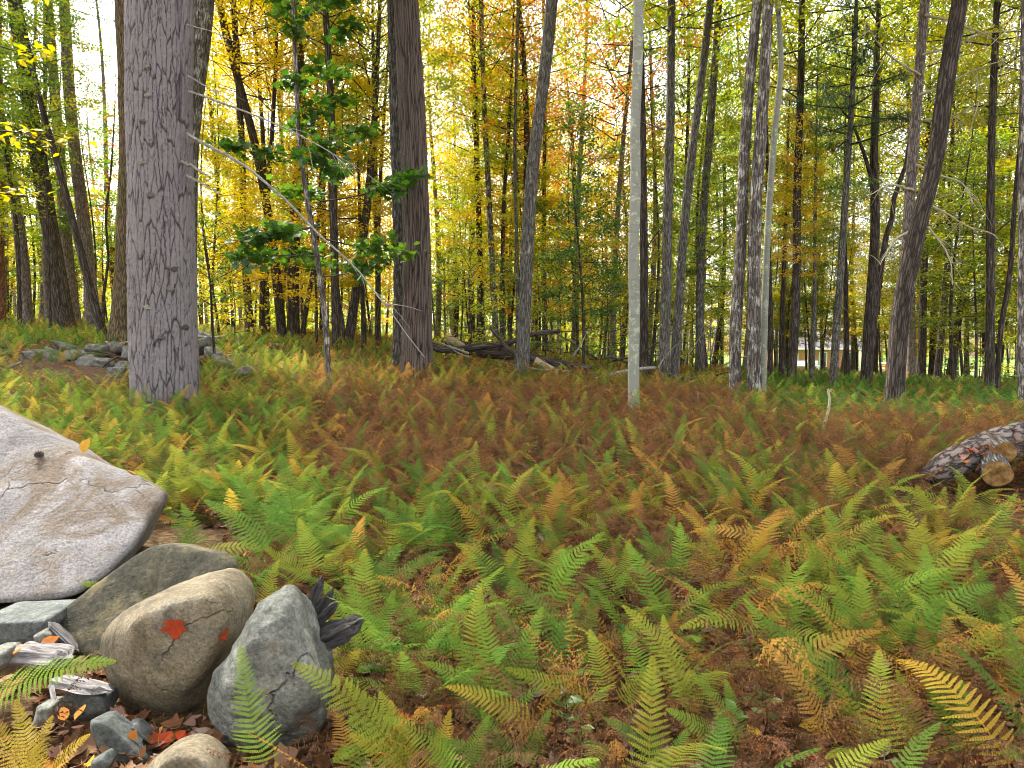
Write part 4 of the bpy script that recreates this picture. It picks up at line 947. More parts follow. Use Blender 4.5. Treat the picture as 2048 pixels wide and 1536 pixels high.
# ------------------------------------------------------------------ cabin beyond the wood
def box(x0, x1, y0, y1, z0, z1):
    V = np.array([[x, y, z] for z in (z0, z1) for y in (y0, y1) for x in (x0, x1)], float)
    F = np.array([[0,2,3,1],[4,5,7,6],[0,1,5,4],[2,6,7,3],[0,4,6,2],[1,3,7,5]]); return V, F
def bpart(name, dims, mat, parent, **props):
    V, F = box(*dims); return link(name, mk(name, V, [(F, 0)], [mat], False), parent, **props)
HB = P(1632, 742, 80)
HX0, HX1 = P(1548,742,80)[0] - HB[0], P(1716,742,80)[0] - HB[0]
cabin = thing('cabin', 'wood sided cabin with grey roof glimpsed through the trunks', 'house', tuple(HB))
bpart('wall', (HX0, HX1, 0, 7, -1.2, 2.5), HOUSE_WALL, cabin)
def gable(x0, x1, y0, y1, z0, zr, t):
    ym = (y0 + y1) / 2
    V = np.array([[x0,y0,z0],[x1,y0,z0],[x0,ym,zr],[x1,ym,zr],[x0,y1,z0],[x1,y1,z0],[x0,y0,z0-t],[x1,y0,z0-t],[x0,ym,zr-t],[x1,ym,zr-t],[x0,y1,z0-t],[x1,y1,z0-t]], float)
    F = np.array([[0,1,3,2],[2,3,5,4],[6,8,9,7],[8,10,11,9],[0,6,7,1],[4,5,11,10],[0,2,8,6],[2,4,10,8],[1,7,9,3],[3,9,11,5]]); return V, F
V, F = gable(HX0 - .5, HX1 + .5, -.7, 7.7, 2.55, 4.7, .18)
roof = link('roof', mk('roof', V, [(F, 0)], [HOUSE_ROOF], False), cabin)
bpart('fascia', (HX0 - .5, HX1 + .5, -.76, -.70, 2.36, 2.56), HOUSE_TRIM, roof)
bpart('dormer', (2.2, 4.3, 1.0, 3.2, 3.0, 4.4), HOUSE_WALL, roof)
bpart('chimney', (-2.6, -1.9, 3.2, 3.9, 4.0, 5.3), R_BLUE, roof)
for gz in ((HX0 - .0, .01), (HX1 - .02, HX1)):
    pass
def window(x0, x1, z0, z1, nm='window'):
    w = bpart(nm, (x0, x1, -.06, -.01, z0, z1), HOUSE_TRIM, cabin)
    bpart('pane', (x0 + .09, x1 - .09, -.075, -.062, z0 + .09, z1 - .09), HOUSE_GLASS, w)
for a in ((.25,1.15,.45,2.1),(-2.9,-2.0,.8,2.0),(3.3,3.8,.5,2.1)): window(*a)
window(-4.2, -3.4, .8, 2.0)
bpart('door', (2.15, 2.95, -.05, -.005, .2, 2.2), DECK_M, cabin)
for x in (4.0, 4.6): bpart('porch_post', (x, x + .15, -1.6, -1.45, -.1, 2.4), HOUSE_TRIM, cabin)
bpart('deck', (1.6, 7.8, -2.6, -.005, -.9, .15), DECK_M, cabin)
bpart('deck', (HX0 + .2, 1.0, -2.0, -.005, -.9, -.1), DECK_M, cabin)
def garden_bench(px, d, lab, w=1.7):
    c = P(px, 738, d); b = thing('garden_bench', lab, 'bench', tuple(c))
    bpart('seat', (-w/2, w/2, -.25, .25, .30, .38), BLUEWHITE_M, b); bpart('backrest', (-w/2, w/2, .252, .32, .42, .85), BLUEWHITE_M, b)
    for x in (-w/2 + .05, w/2 - .13):
        for y in (-.22, .14): bpart('leg', (x, x + .08, y, y + .08, -.4, .297), BLUEWHITE_M, b)
garden_bench(1605, 76, 'pale blue white bench before the cabin wall')
garden_bench(1627, 75, 'second pale bench nearer the cabin window', 1.1)
c = P(1762, 738, 74); t = thing('picnic_table', 'red picnic table with pale top beside the cabin', 'table', tuple(c))
bpart('tabletop', (-1.1, 1.1, -.45, .45, .55, .63), BLUEWHITE_M, t)
for y in (-.85, .60): bpart('seat', (-1.1, 1.1, y, y + .25, .25, .31), RED_M, t)
for x in (-.8, .7):
    bpart('leg', (x, x + .1, -.6, -.5, -.4, .547), RED_M, t); bpart('leg', (x, x + .1, .5, .58, -.4, .547), RED_M, t)
    bpart('brace', (x + .102, x + .16, -.8, .8, .16, .245), RED_M, t)
hp = P(2021, 764, 40); rs = np.random.default_rng(3)
rock('tarp_heap', 'small navy blue covered heap past the lawn', [hp + rs.normal(size=3) * np.array([.4, .3, .22]) for _ in range(16)], NAVY_M, cat='tarp', sub=3, k=8, amp=.02, seed=4, freq=4)
fr = thing('rail_fence', 'pale rail fence crossing the lawn beyond the trunks', 'fence', tuple(P(1900, 752, 58)))
f0 = P(1900, 752, 58)
for k, px in enumerate(range(1740, 2120, 42)):
    a = P(px, 752, 58); a[2] = h1(a[0], a[1]); a = a - f0
    bpart('post', (a[0] - .06, a[0] + .06, a[1] - .06, a[1] + .06, a[2] - .2, a[2] + 1.0), BARK['straw'], fr)
    b = P(px + 42, 752, 58); b[2] = h1(b[0], b[1]); b = b - f0
    for zz in (.45, .85):
        V, Q, uv = tube(np.array([a + [.07, .1, zz], (a + b) / 2 + [0, .1, zz - .03], b + [-.07, .1, zz]]), [.05, .045, .05], 6)
        link('rail', mk('rail', V, [(Q, 0)], [BARK['straw']], True, uv), fr)

# ------------------------------------------------------------------ ferns
def frond_mesh(name, seed, lod, bend=.5, L=.55, W=.105, stipe=.2, wither=0.0, mat=FERN_M, npair=24):
    """one fern frond along +X, face up +Z, tip at x=L; lod 2: every pinnule, 1: coarse pinnules, 0: plain pinnae"""
    rg = np.random.default_rng(seed); n = 26
    t = np.linspace(0, 1, n); phi = bend * .5 - bend * t ** 1.15 + .06 * np.sin(t * 7 + seed)
    side = np.cumsum(rg.normal(size=n)) * .004
    dx = np.stack([np.cos(phi), np.gradient(side) * 6, np.sin(phi)], 1); dx /= np.linalg.norm(dx, axis=1)[:, None]
    pth = np.concatenate([[[0, 0, 0]], np.cumsum(dx[:-1], 0)]) ; pth = pth / pth[-1, 0] * L
    V, Q, uv = tube(pth, np.linspace(.0026, .0006, n), 3)
    Vs, Bs, Al, cnt = [V], [(Q, 0)], [np.repeat(t * .2, 4)], len(V)
    pv, pf, pa = [], [], []
    def ip(s): return np.array([np.interp(s, t, pth[:, k]) for k in range(3)])
    for i in range(npair):
        s = (i + .5) / npair; tt = stipe + (1 - stipe) * (1 - (1 - s) ** 1.12)
        c = ip(tt); T = ip(min(1, tt + .02)) - ip(max(0, tt - .02)); T /= np.linalg.norm(T)
        Nn = np.cross(T, [0, 1, 0]); Nn = -Nn if Nn[2] < 0 else Nn; Nn /= np.linalg.norm(Nn)
        plen = W * min(1, .62 + 2.2 * s) * (1 - s) ** .8 * rg.uniform(.88, 1.1) + .004
        gap = (1 - stipe) * L / npair
        for sg in (-1, 1):
            S = np.cross(Nn, T) * sg
            asc = .22 + .5 * s + rg.normal() * .05
            w_ = wither
            D = S * math.cos(asc) + T * math.sin(asc) + Nn * (rg.normal() * .06 + .12) + rg.normal(size=3) * w_ * .5
            D /= np.linalg.norm(D)
            Bv = np.cross(Nn + rg.normal(size=3) * w_ * .6, D); Bv /= np.linalg.norm(Bv); Np = np.cross(D, Bv)
            dr = -.22 - w_ * rg.uniform(0, 1.6)
            def pp(q): return c + D * plen * q + (Nn * dr + np.array([0, 0, -.25 * w_])) * plen * q * q
            if lod == 0:
                hw = gap * .42 * (1 - .5 * w_)
                q4 = [pp(0), pp(.4) + Bv * hw, pp(1), pp(.4) - Bv * hw]
                k = len(pv); pv += q4; pf.append([k, k+1, k+2, k+3]); pa += [s * .8 + .2] * 4
                continue
            nj = 11 if lod == 2 else 5
            if plen < .03: nj = max(3, nj // 2)
            for j in range(nj):
                q0 = (j + .15) / nj; q1 = min(1.0, (j + 1.05) / nj)
                pl = gap * (.43 if lod == 2 else .55) * min(1, .75 + q0) * (1 - q0) ** .45 * (1 - .45 * w_) * rg.uniform(.85, 1.15)
                a, b = pp(q0), pp(q1)
                for s2 in (-1, 1):
                    tip = (a * .35 + b * .65) + Bv * s2 * pl + D * pl * .35 + Np * pl * (rg.normal() * (.12 + w_))
                    k = len(pv)
                    if lod == 2:
                        b2 = a * .22 + b * .78
                        pv += [a, a + Bv * s2 * pl * .8 + D * pl * .06, tip, b2 + Bv * s2 * pl * .35, b2]; pf.append([k, k+1, k+2, k+3, k+4]); pa += [s * .8 + .2] * 5
                    else:
                        m2 = b
                        pv += [a, tip, m2, m2 * .999]; pf.append([k, k+1, k+2, k+2]); pa += [s * .8 + .2] * 4
    pv = np.array(pv)
    if lod == 1:
        keep = np.arange(len(pv)) % 4 != 3; pv2 = pv[keep]; F = np.arange(len(pv2)).reshape(-1, 3); pa = np.array(pa)[keep]; pv = pv2
    else: F = np.array(pf)
    return mk(name, np.concatenate([V, pv]), [(Q, 0), (F + len(V), 0)], [mat], False, None, {'along': np.concatenate([Al[0], np.array(pa)])})
FR2 = [frond_mesh('frond', 700 + k, 2, b) for k, b in enumerate((.35, .6, .85, 1.2, 1.7, .7))]
FR2W = [frond_mesh('frond', 720 + k, 1, b, W=.09, wither=.8) for k, b in enumerate((.9, 1.5, 2.1))]
def rgbj(c, j=.12):
    k = random.gauss(1, j); return (max(.004, c[0] * k * random.gauss(1, j * .5)), max(.004, c[1] * k), max(.002, c[2] * k), 1)
FC = dict(green=(.12,.235,.04), lime=(.20,.32,.045), ygreen=(.29,.33,.045), yellow=(.46,.35,.05), gold=(.46,.26,.06), rust=(.25,.13,.062), olive=(.15,.17,.04), deep=(.06,.16,.035))
FNAME = dict(green='green', lime='lime green', ygreen='yellow green', yellow='yellow', gold='golden tan', rust='withered rust brown', olive='olive', deep='deep green')
EXC = []   # ground taken up by rocks and logs: centre, half sizes
for o in list(COL.objects):
    if o.get('category') in ('rock', 'wood') and o.type == 'MESH':
        vs = np.array([v.co[:] for v in list(o.data.vertices)[::17]]); EXC.append((o.location.x + vs[:, 0].mean(), o.location.y + vs[:, 1].mean(), np.ptp(vs[:, 0]) / 2, np.ptp(vs[:, 1]) / 2))
for _p, _a, _b in ((P(1960,985,5.9), .85, .55), (P(2020,1000,5.6), .5, .4), (P(170,742,13.2), 1.3, 1.6), (P(60,728,14.5), .7, .7), (P(250,745,12.6), .9, 1.2), (P(430,712,14.8), .5, 1.0)): EXC.append((_p[0], _p[1], _a, _b))
def free(x, y, pad=0.0):
    ok = np.ones(np.shape(x), bool)
    for cx, cy_, a, b in EXC: ok &= ((x - cx) / (a + pad)) ** 2 + ((y - cy_) / (b + pad)) ** 2 > 1
    return ok
def frond_obj(parent, base, mesh, col, **kw):
    o = link('frond', mesh, parent); o.color = col; return o
def hand_fern(base, d, tips, cls, label=None, group=None):
    """fern whose fronds reach from a base pixel to the listed tip pixels"""
    b = P(base[0], base[1], d); 
    f = thing('fern', label or 'x', 'fern', tuple(b), group); f['_c'] = cls
    toc = np.array([0, 0, CAMZ]) - b; toc /= np.linalg.norm(toc)
    for (tx, ty, dd) in tips:
        e = P(tx, ty, d + dd); X = e - b; Ln = np.linalg.norm(X); X /= Ln
        Z = toc * .75 + np.array([0, 0, .75]) + np.array([random.gauss(0, .25), 0, 0]); Z -= X * (Z @ X); Z /= np.linalg.norm(Z); Y = np.cross(Z, X)
        o = frond_obj(f, None, random.choice(FR2[:4]) if cls not in ('rust', 'gold') else random.choice(FR2W + FR2[1:3]), rgbj(FC[cls]))
        M = Matrix(((X[0], Y[0], Z[0], 0), (X[1], Y[1], Z[1], 0), (X[2], Y[2], Z[2], 0), (0, 0, 0, 1)))
        o.matrix_local = M @ Matrix.Diagonal((Ln / .55, Ln / .55 * (1.15 if Ln < .4 else 1.0), Ln / .55, 1))
    return f
FERNS = []
def place_name(px, py):
    if px < 760 and py > 1130: return 'beside the rocks'
    if px < 560 and py > 880: return 'along the huge boulder'
    if px < 700: return 'below the big pine'
    if px > 1700 and py < 1120: return 'around the sawn log'
    if py > 1250: return 'in the fern bed across from the rocks'
    if px > 1250: return 'between the beech and the sawn log'
    return 'in the open rusty clearing'
HAND = [((545,1570),2.33,[(484,1290,.10)],'lime','large lime green frond standing before the jagged rock'), ((-60,1410),2.5,[(236,1330,-.05)],'lime','lone lime green frond reaching across the weathered wood'),
 ((70,1600),2.25,[(30,1400,.05),(185,1470,.0),(-30,1430,.0),(110,1430,.1),(90,1480,-.05)],'yellow','golden yellow fern clump beside the narrow slates'),
 ((835,1570),2.38,[(580,1335,.1),(690,1365,.1),(760,1385,.15)],'ygreen','big yellow green fern fanning out right of the jagged rock'), ((860,1580),2.4,[(780,1400,.1),(700,1470,0),(900,1420,.1)],'yellow',None),
 ((920,1570),2.42,[(850,1430,.1),(980,1430,.1),(760,1440,0)],'lime',None), ((1005,1440),2.9,[(962,1200,.1),(838,1330,.0),(1085,1215,.15),(890,1255,.1)],'lime','tall lime green fern rising in the middle of the fern bed'),
 ((1040,1560),2.45,[(960,1420,.1),(1100,1420,.1),(880,1480,0)],'green',None), ((1190,1440),2.8,[(1035,1240,.1),(1140,1200,.1)],'gold',None), ((1160,1330),3.2,[(1015,1150,.1),(1185,1180,.1)],'green',None),
 ((1220,1420),2.75,[(1010,1340,0),(1320,1330,.1),(1180,1260,.2)],'ygreen',None), ((1480,1520),2.5,[(1375,1345,.1),(1450,1360,.15),(1330,1420,0)],'lime',None), ((1400,1440),2.7,[(1240,1215,.2),(1330,1230,.2)],'ygreen',None),
 ((1330,1570),2.4,[(1200,1440,.0),(1290,1440,.1),(1390,1450,.1)],'green',None), ((735,1330),3.1,[(690,1140,.1),(645,1170,.1),(790,1180,.1)],'lime','bright fern right of the splintered stump'), ((750,1190),3.9,[(888,1117,.1),(700,1130,.2),(800,1090,.3)],'green',None),
 ((560,1130),4.0,[(408,1005,.1),(470,960,.3),(640,1080,-.1)],'green','bright green fern arching beside the tilted slab'), ((600,1120),4.1,[(560,910,.4),(668,985,.2),(700,1060,0),(520,1010,.3)],'green',None),
 ((840,1110),4.5,[(800,1000,.2),(745,1020,.2),(870,1000,.2)],'green',None), ((640,1170),3.7,[(530,1100,0),(600,1040,.3),(700,1090,.2)],'ygreen',None),
 ((1740,1340),3.2,[(1660,1145,.2),(1590,1160,.1),(1720,1130,.2),(1830,1220,.1)],'ygreen','full yellow green fern clump fanned wide in the fern bed'), ((1750,1470),2.75,[(1525,1240,.1),(1640,1290,.2)],'green',None),
 ((1935,1540),2.5,[(1845,1350,.1),(1920,1360,.1)],'lime',None), ((1850,1510),2.6,[(1795,1340,.1),(1760,1400,0)],'ygreen',None), ((2000,1290),3.4,[(1950,1120,.2),(1880,1150,.1),(2040,1170,.2)],'green',None),
 ((2040,1480),2.6,[(1900,1420,0),(1990,1340,.1)],'gold',None), ((1170,985),6.2,[(1160,900,.2),(1120,930,.1),(1210,930,.1)],'green',None), ((1090,1000),6.0,[(1070,930,.2),(1120,945,.1)],'ygreen',None),
 ((1480,1020),5.6,[(1380,910,.2),(1440,930,.2),(1530,950,.1)],'green',None), ((1560,1070),5.2,[(1490,1000,.1),(1545,990,.2),(1600,1010,.1)],'green',None), ((1620,990),6.0,[(1570,935,.1),(1640,930,.2)],'yellow',None),
 ((430,1000),5.6,[(380,930,.3),(470,920,.3),(340,960,.1)],'ygreen',None), ((1000,1200),4.0,[(935,1075,.2),(985,1080,.2),(1040,1110,.1)],'deep',None), ((1560,1180),4.0,[(1470,1080,.1),(1530,1060,.2)],'gold',None),
 ((1010,1330),3.2,[(930,1240,.0),(1000,1200,.2)],'green',None), ((1250,1200),4.0,[(1180,1090,.2),(1260,1080,.2),(1300,1120,.1)],'ygreen',None), ((520,1250),3.3,[(560,1120,.1),(590,1160,0)],'ygreen','yellow green frond rising behind the gap of the rocks'),
 ((650,1400),2.75,[(760,1400,0),(720,1300,.2)],'yellow',None), ((1400,1150),4.3,[(1330,1050,.1),(1270,1080,0),(1430,1040,.2)],'lime',None), ((1100,1130),4.5,[(1010,1040,.2),(1090,1030,.2)],'ygreen',None)]
def bbox_px(b): return b
for base, d, tips, cls, lab in HAND:
    f = hand_fern(base, d, tips, cls, lab)
    pl = place_name(base[0], base[1])
    if lab is None:
        f['label'] = '%s fern %s' % (FNAME[cls], pl); f['group'] = '%s ferns %s' % (FNAME[cls], pl)
    del f['_c']; FERNS.append((f.location.x, f.location.y))

def colour_weights(px, py, nz):
    """mix of fern colours over the ground, by where the clearing is green, golden or withered"""
    px, py = float(px), float(py)
    if px < 620 and py < 1150: w = dict(green=4, ygreen=4, yellow=2, olive=3, lime=2, gold=1, rust=1)
    elif py < 860 and px > 1480: w = dict(deep=4, green=4, olive=3, ygreen=2, rust=1.5, gold=.6)
    elif py < 800: w = dict(olive=4, ygreen=3, gold=3, rust=3, green=1)
    elif py < 1000: w = dict(rust=8, gold=1.5, ygreen=1, olive=1, green=1)
    elif px < 900: w = dict(lime=3, green=4, ygreen=2, rust=4, gold=1)
    elif py > 1250: w = dict(rust=4, ygreen=3, lime=3.5, green=2, gold=1.6, yellow=1)
    else: w = dict(rust=6, ygreen=3, lime=2, green=1.5, gold=2, yellow=1)
    if nz > .25: w = {k: v * (3.0 if k in ('rust', 'gold') else 1) for k, v in w.items()}
    if nz < -.3: w = {k: v * (2.5 if k in ('green', 'lime', 'deep') else 1) for k, v in w.items()}
    return w
def to_px(x, y, z):
    v = np.stack([x, y, np.asarray(z) - CAMZ], -1)
    f = v[..., 1] * CP - v[..., 2] * SP; u = v[..., 1] * SP + v[..., 2] * CP
    f = np.where(f < .05, .05, f)
    return 1024 + FPX * v[..., 0] / f, 768 - FPX * u / f
rg = np.random.default_rng(77)
cand = np.stack([rg.uniform(-4.6, 5.2, 9000), rg.uniform(2.0, 6.0, 9000)], 1)
cz = height(cand[:, 0], cand[:, 1]); cpx, cpy = to_px(cand[:, 0], cand[:, 1], cz)
okc = ~((cand[:, 0] < -.62 - (cand[:, 1] - 2.3) * .12) & (cand[:, 1] < 3.75)) & (cpx > -160) & (cpx < 2210) & (cpy < 1700) & free(cand[:, 0], cand[:, 1], .05)
patch = noise3(np.stack([cand[:, 0], cand[:, 1], cz * 0], 1), 21, 3, .7)
cnt = len(FERNS)
for i in np.argsort(rg.uniform(size=len(cand))):
    if cnt >= 300: break
    if not okc[i]: continue
    x, y = cand[i]; dmin = .13 + .012 * y
    if any((x - a) ** 2 + (y - b) ** 2 < dmin * dmin for a, b in FERNS): continue
    cls = pick(colour_weights(cpx[i], cpy[i], patch[i])); pl = place_name(cpx[i], cpy[i]); cnt += 1; FERNS.append((x, y))
    f = thing('fern', '%s fern %s' % (FNAME[cls], pl), 'fern', (x, y, cz[i] - .01), '%s ferns %s' % (FNAME[cls], pl), rg.uniform(0, 6.28))
    nf = int(rg.integers(3, 6)); s0 = rg.uniform(.75, 1.15) * (.75 if cls in ('rust',) else 1)
    for k in range(nf):
        az = 6.28 * k / nf + rg.normal() * .4
        o = frond_obj(f, None, (FR2W[rg.integers(0, 3)] if cls == 'rust' or (cls == 'gold' and rg.uniform() < .5) else FR2[rg.integers(0, 6)]), rgbj(FC[cls]))
        o.rotation_euler = (rg.normal() * .3, -rg.uniform(.25, 1.0), az)
        s = s0 * rg.uniform(.75, 1.15); o.scale = (s, s * rg.uniform(.9, 1.15), s)

# --- ferns past counting: one mass of withered fronds and one of the fern carpet further off
src = bpy.data.collections.new('frond_sources')
def scatter(name, label, cat, pos, rot, scl, tint, idx, meshes):
    col = bpy.data.collections.new(name + '_source')
    for k, me in enumerate(meshes):
        col.objects.link(bpy.data.objects.new('%s_source_%02d' % (name, k), me))
    me = bpy.data.meshes.new(name); me.vertices.add(len(pos)); me.vertices.foreach_set('co', np.asarray(pos, np.float32).ravel())
    for nm, ty, key, val in (('rot', 'FLOAT_VECTOR', 'vector', rot), ('scl', 'FLOAT', 'value', scl), ('tint', 'FLOAT_COLOR', 'color', tint), ('idx', 'INT', 'value', idx)):
        a = me.attributes.new(nm, ty, 'POINT'); a.data.foreach_set(key, np.ascontiguousarray(val, np.int32 if ty == 'INT' else np.float32).ravel())
    o = link(name, me, kind='stuff', label=label, category=cat)
    ng = bpy.data.node_groups.new(name, 'GeometryNodeTree')
    ng.interface.new_socket('Geometry', in_out='INPUT', socket_type='NodeSocketGeometry'); ng.interface.new_socket('Geometry', in_out='OUTPUT', socket_type='NodeSocketGeometry')
    n, l = ng.nodes, ng.links
    gi, go = n.new('NodeGroupInput'), n.new('NodeGroupOutput')
    ci = n.new('GeometryNodeCollectionInfo'); ci.inputs['Collection'].default_value = col; ci.inputs['Separate Children'].default_value = True; ci.inputs['Reset Children'].default_value = True
    ip = n.new('GeometryNodeInstanceOnPoints'); ip.inputs['Pick Instance'].default_value = True
    def na(nm, ty):
        a = n.new('GeometryNodeInputNamedAttribute'); a.data_type = ty; a.inputs['Name'].default_value = nm; return a.outputs[0]
    l.new(gi.outputs[0], ip.inputs['Points']); l.new(ci.outputs[0], ip.inputs['Instance']); l.new(na('idx', 'INT'), ip.inputs['Instance Index'])
    er = n.new('FunctionNodeEulerToRotation'); l.new(na('rot', 'FLOAT_VECTOR'), er.inputs[0]); l.new(er.outputs[0], ip.inputs['Rotation'])
    l.new(na('scl', 'FLOAT'), ip.inputs['Scale']); l.new(ip.outputs[0], go.inputs[0])
    md = o.modifiers.new('scatter', 'NODES'); md.node_group = ng
    return o
FR1 = [frond_mesh('mass_frond', 740 + k, 2, b, mat=FERN_I) for k, b in enumerate((.6, 1.0, 1.5))] + [frond_mesh('mass_frond', 750 + k, 1, b, W=.085, wither=.85, mat=FERN_I, npair=18) for k, b in enumerate((1.0, 1.6, 2.2))]
FR0 = [frond_mesh('far_frond', 760 + k, 0, b, mat=FERN_I, npair=13, W=.12) for k, b in enumerate((.6, 1.0, 1.4))] + [frond_mesh('far_frond', 770 + k, 0, b, W=.10, wither=.7, mat=FERN_I, npair=13) for k, b in enumerate((1.1, 1.7))]
def carpet(n, y0, y1, seed, brown_only, pw=1.0):
    rg = np.random.default_rng(seed)
    y = y0 + (y1 - y0) * rg.uniform(0, 1, n) ** pw; x = rg.uniform(-.80, .80, n) * (y + 1.2)
    z = height(x, y); px, py = to_px(x, y, z); pt = noise3(np.stack([x, y, z * 0], 1), 21, 3, .7)
    cols, wi = np.zeros((n, 4)), np.zeros(n, bool)
    for i in range(n):
        w = colour_weights(px[i], py[i], pt[i])
        if brown_only: w = dict(rust=6, gold=.7)
        ks = list(w); p = np.cumsum([w[k] for k in ks]); c = ks[int(np.searchsorted(p, rg.uniform(0, p[-1])))]
        j = rg.normal(1, .16); cols[i] = [max(.003, FC[c][0] * j * rg.normal(1, .07)), max(.003, FC[c][1] * j), max(.002, FC[c][2] * j), 1]; wi[i] = c == 'rust' or (c == 'gold' and rg.uniform() < .5)
    keep = np.where(y < 6, free(x, y, .16), free(x, y, .0))
    return x[keep], y[keep], z[keep], cols[keep], wi[keep], rg
x, y, z, cols, wi, rg = carpet(8500, 2.2, 13.5, 88, True, .95)
n = len(x)
cols[:, :3] *= rg.uniform(.5, 1.1, n)[:, None]
scatter('withered_ferns', 'tangle of withered rust brown fern fronds covering the clearing floor', 'withered ferns', np.stack([x, y, z], 1), np.stack([rg.normal(size=n) * .5, -rg.uniform(.1, .9, n), rg.uniform(0, 6.28, n)], 1),
        rg.uniform(.35, .75, n), cols, rg.integers(3, 6, n), FR1)
x0_, y0_, z0_, c0_, w0_, rg0 = carpet(420, 2.6, 6.4, 87, False, .8); n0 = len(x0_)
x, y, z, cols, wi, rg = carpet(9500, 5.2, 15, 89, False, .9); n = len(x)
x2, y2, z2, c2, w2, rg2 = carpet(17000, 14, 36, 90, False, .8); n2 = len(x2)
idx = np.concatenate([np.where(w0_, rg0.integers(3, 6, n0), rg0.integers(0, 3, n0)), np.where(wi, rg.integers(3, 6, n), rg.integers(0, 3, n)), np.where(w2, 6 + rg.integers(3, 5, n2), 6 + rg.integers(0, 3, n2))])
X, Y, Z, CC = np.concatenate([x0_, x, x2]), np.concatenate([y0_, y, y2]), np.concatenate([z0_, z, z2]), np.concatenate([c0_, cols, c2]); n = len(X)
scatter('fern_carpet', 'carpet of green, golden and rusty ferns running back under the trees', 'ferns', np.stack([X, Y, Z], 1), np.stack([rg.normal(size=n) * .3, -rg.uniform(.35, 1.15, n), rg.uniform(0, 6.28, n)], 1),
        rg.uniform(.55, 1.0, n), CC, idx, FR1 + FR0)

# ------------------------------------------------------------------ fallen leaves
def litter_leaf(name, seed, tm, mat):
    rg = np.random.default_rng(seed); T = tm[0].copy() * 1.0; cur = rg.uniform(.3, 1.1); tw = rg.normal() * .5
    T[:, 2] = cur * T[:, 1] ** 2 * 1.2 + rg.uniform(-.2, .45) * (T[:, 0] - .5) ** 2 + tw * T[:, 1] * (T[:, 0] - .5) + .03
    T[:, 0] -= .5
    return mk(name, T, [(np.array(tm[1]), 0)], [mat], False)
LV = [litter_leaf('leaf', 800 + k, (MAPLE, OVATE, OVATE, MAPLE, OVATE)[k % 5], LITTER_M) for k in range(8)]
LVI = [litter_leaf('leaf', 820 + k, (MAPLE, OVATE, OVATE, MAPLE, OVATE)[k % 5], LITTER_I) for k in range(6)]
LCOL = dict(tan=(.28,.165,.10), pinkish=(.32,.18,.14), brown=(.17,.08,.04), orange=(.50,.19,.05), red=(.46,.075,.03), pale=(.36,.28,.22), yellow=(.50,.30,.05))
def leaf_at(pos, cls, s, label, group=None, rot=None):
    o = link('fallen_leaf', LV[random.randrange(8)], loc=tuple(pos), label=label, category='leaf')
    if group: o['group'] = group
    o.color = rgbj(LCOL[cls]); o.scale = (s, s, s); o.rotation_euler = rot or (random.gauss(0, .45), random.gauss(0, .45), random.uniform(0, 6.28)); return o
dg = bpy.context.evaluated_depsgraph_get() if False else None
def on_rock(o, px, py, lift=.004):
    """where the sight line to a picture point first meets a rock, with the surface normal"""
    from mathutils.bvhtree import BVHTree
    bv = BVHTree.FromPolygons([v.co for v in o.data.vertices], [p.vertices[:] for p in o.data.polygons])
    a = Vector((0, 0, CAMZ)); b = Vector(P(px, py, 3.0)); dr = (b - a).normalized()
    h = bv.ray_cast(a - o.location, dr)
    if h[0] is None: return Vector(P(px, py, 3)), Vector((0, -1, 0))
    return h[0] + o.location + h[1] * lift, h[1]
def rock_leaf(o, px, py, cls, s, label, mesh=0, spin=0.0):
    p, nrm = on_rock(o, px, py)
    l = link('fallen_leaf', LV[mesh], loc=p, label=label, category='leaf'); l.color = rgbj(LCOL[cls], .04); l.scale = (s, s, s)
    l.rotation_euler = (nrm.to_track_quat('Z', 'Y').to_matrix() @ Matrix.Rotation(spin, 3, 'Z')).to_euler()
rock_leaf(tan_rock, 352, 1258, 'red', .085, 'bright red orange maple leaf stuck on the rounded tan rock', 0, -1.6)
rock_leaf(tan_rock, 446, 1264, 'red', .05, 'dark crimson leaf between tan rock and jagged rock', 3, .5)
rock_leaf(boulder, 262, 946, 'orange', .085, 'curled orange leaf on the top edge of the huge boulder', 1, .3)
rock_leaf(boulder, 172, 890, 'yellow', .075, 'yellow tan leaf at the crest of the huge boulder', 2, 1.0)
pc, pn = on_rock(boulder, 80, 914)
A_ = Acc()
for k in range(46):
    a = k * 2.4; hh = (k / 46 - .5) * .055; rr_ = .017 * math.sin(math.pi * (.1 + .85 * k / 46)); c = np.array([rr_ * math.cos(a), hh, rr_ * math.sin(a)]); d_ = c / (np.linalg.norm(c) + 1e-6) * .009
    s_ = np.array([-math.sin(a), 0, math.cos(a)]) * .006
    A_.add(np.array([c * .3 - s_, c * .3 + s_, c + d_ + s_ * .6, c + d_ - s_ * .6]), np.array([[0, 1, 2, 3]]), 0)
link('pine_cone', A_.mesh('pine_cone', [BARK['dark']], False), loc=pc + pn * .015, label='small dark pine cone lying on the huge boulder', category='pine cone')
rg = np.random.default_rng(91)
cnt = 0
LW = dict(tan=5, pinkish=3, brown=6, orange=1.2, red=.5, pale=.8, yellow=.5)
while cnt < 170:
    y = 2.2 + 4.6 * rg.uniform() ** 1.2; x = rg.uniform(-.75, .75) * (y + .6)
    if not free(np.array(x), np.array(y), -.03): continue
    c = pick(LW); z = h1(x, y); px, py = to_px(np.array(x), np.array(y), z); pl = place_name(px, py)
    leaf_at((x, y, z + rg.uniform(.01, .06)), c, rg.uniform(.04, .08), 'fallen %s leaf on the ground %s' % (c, pl), 'fallen %s leaves %s' % (c, pl)); cnt += 1
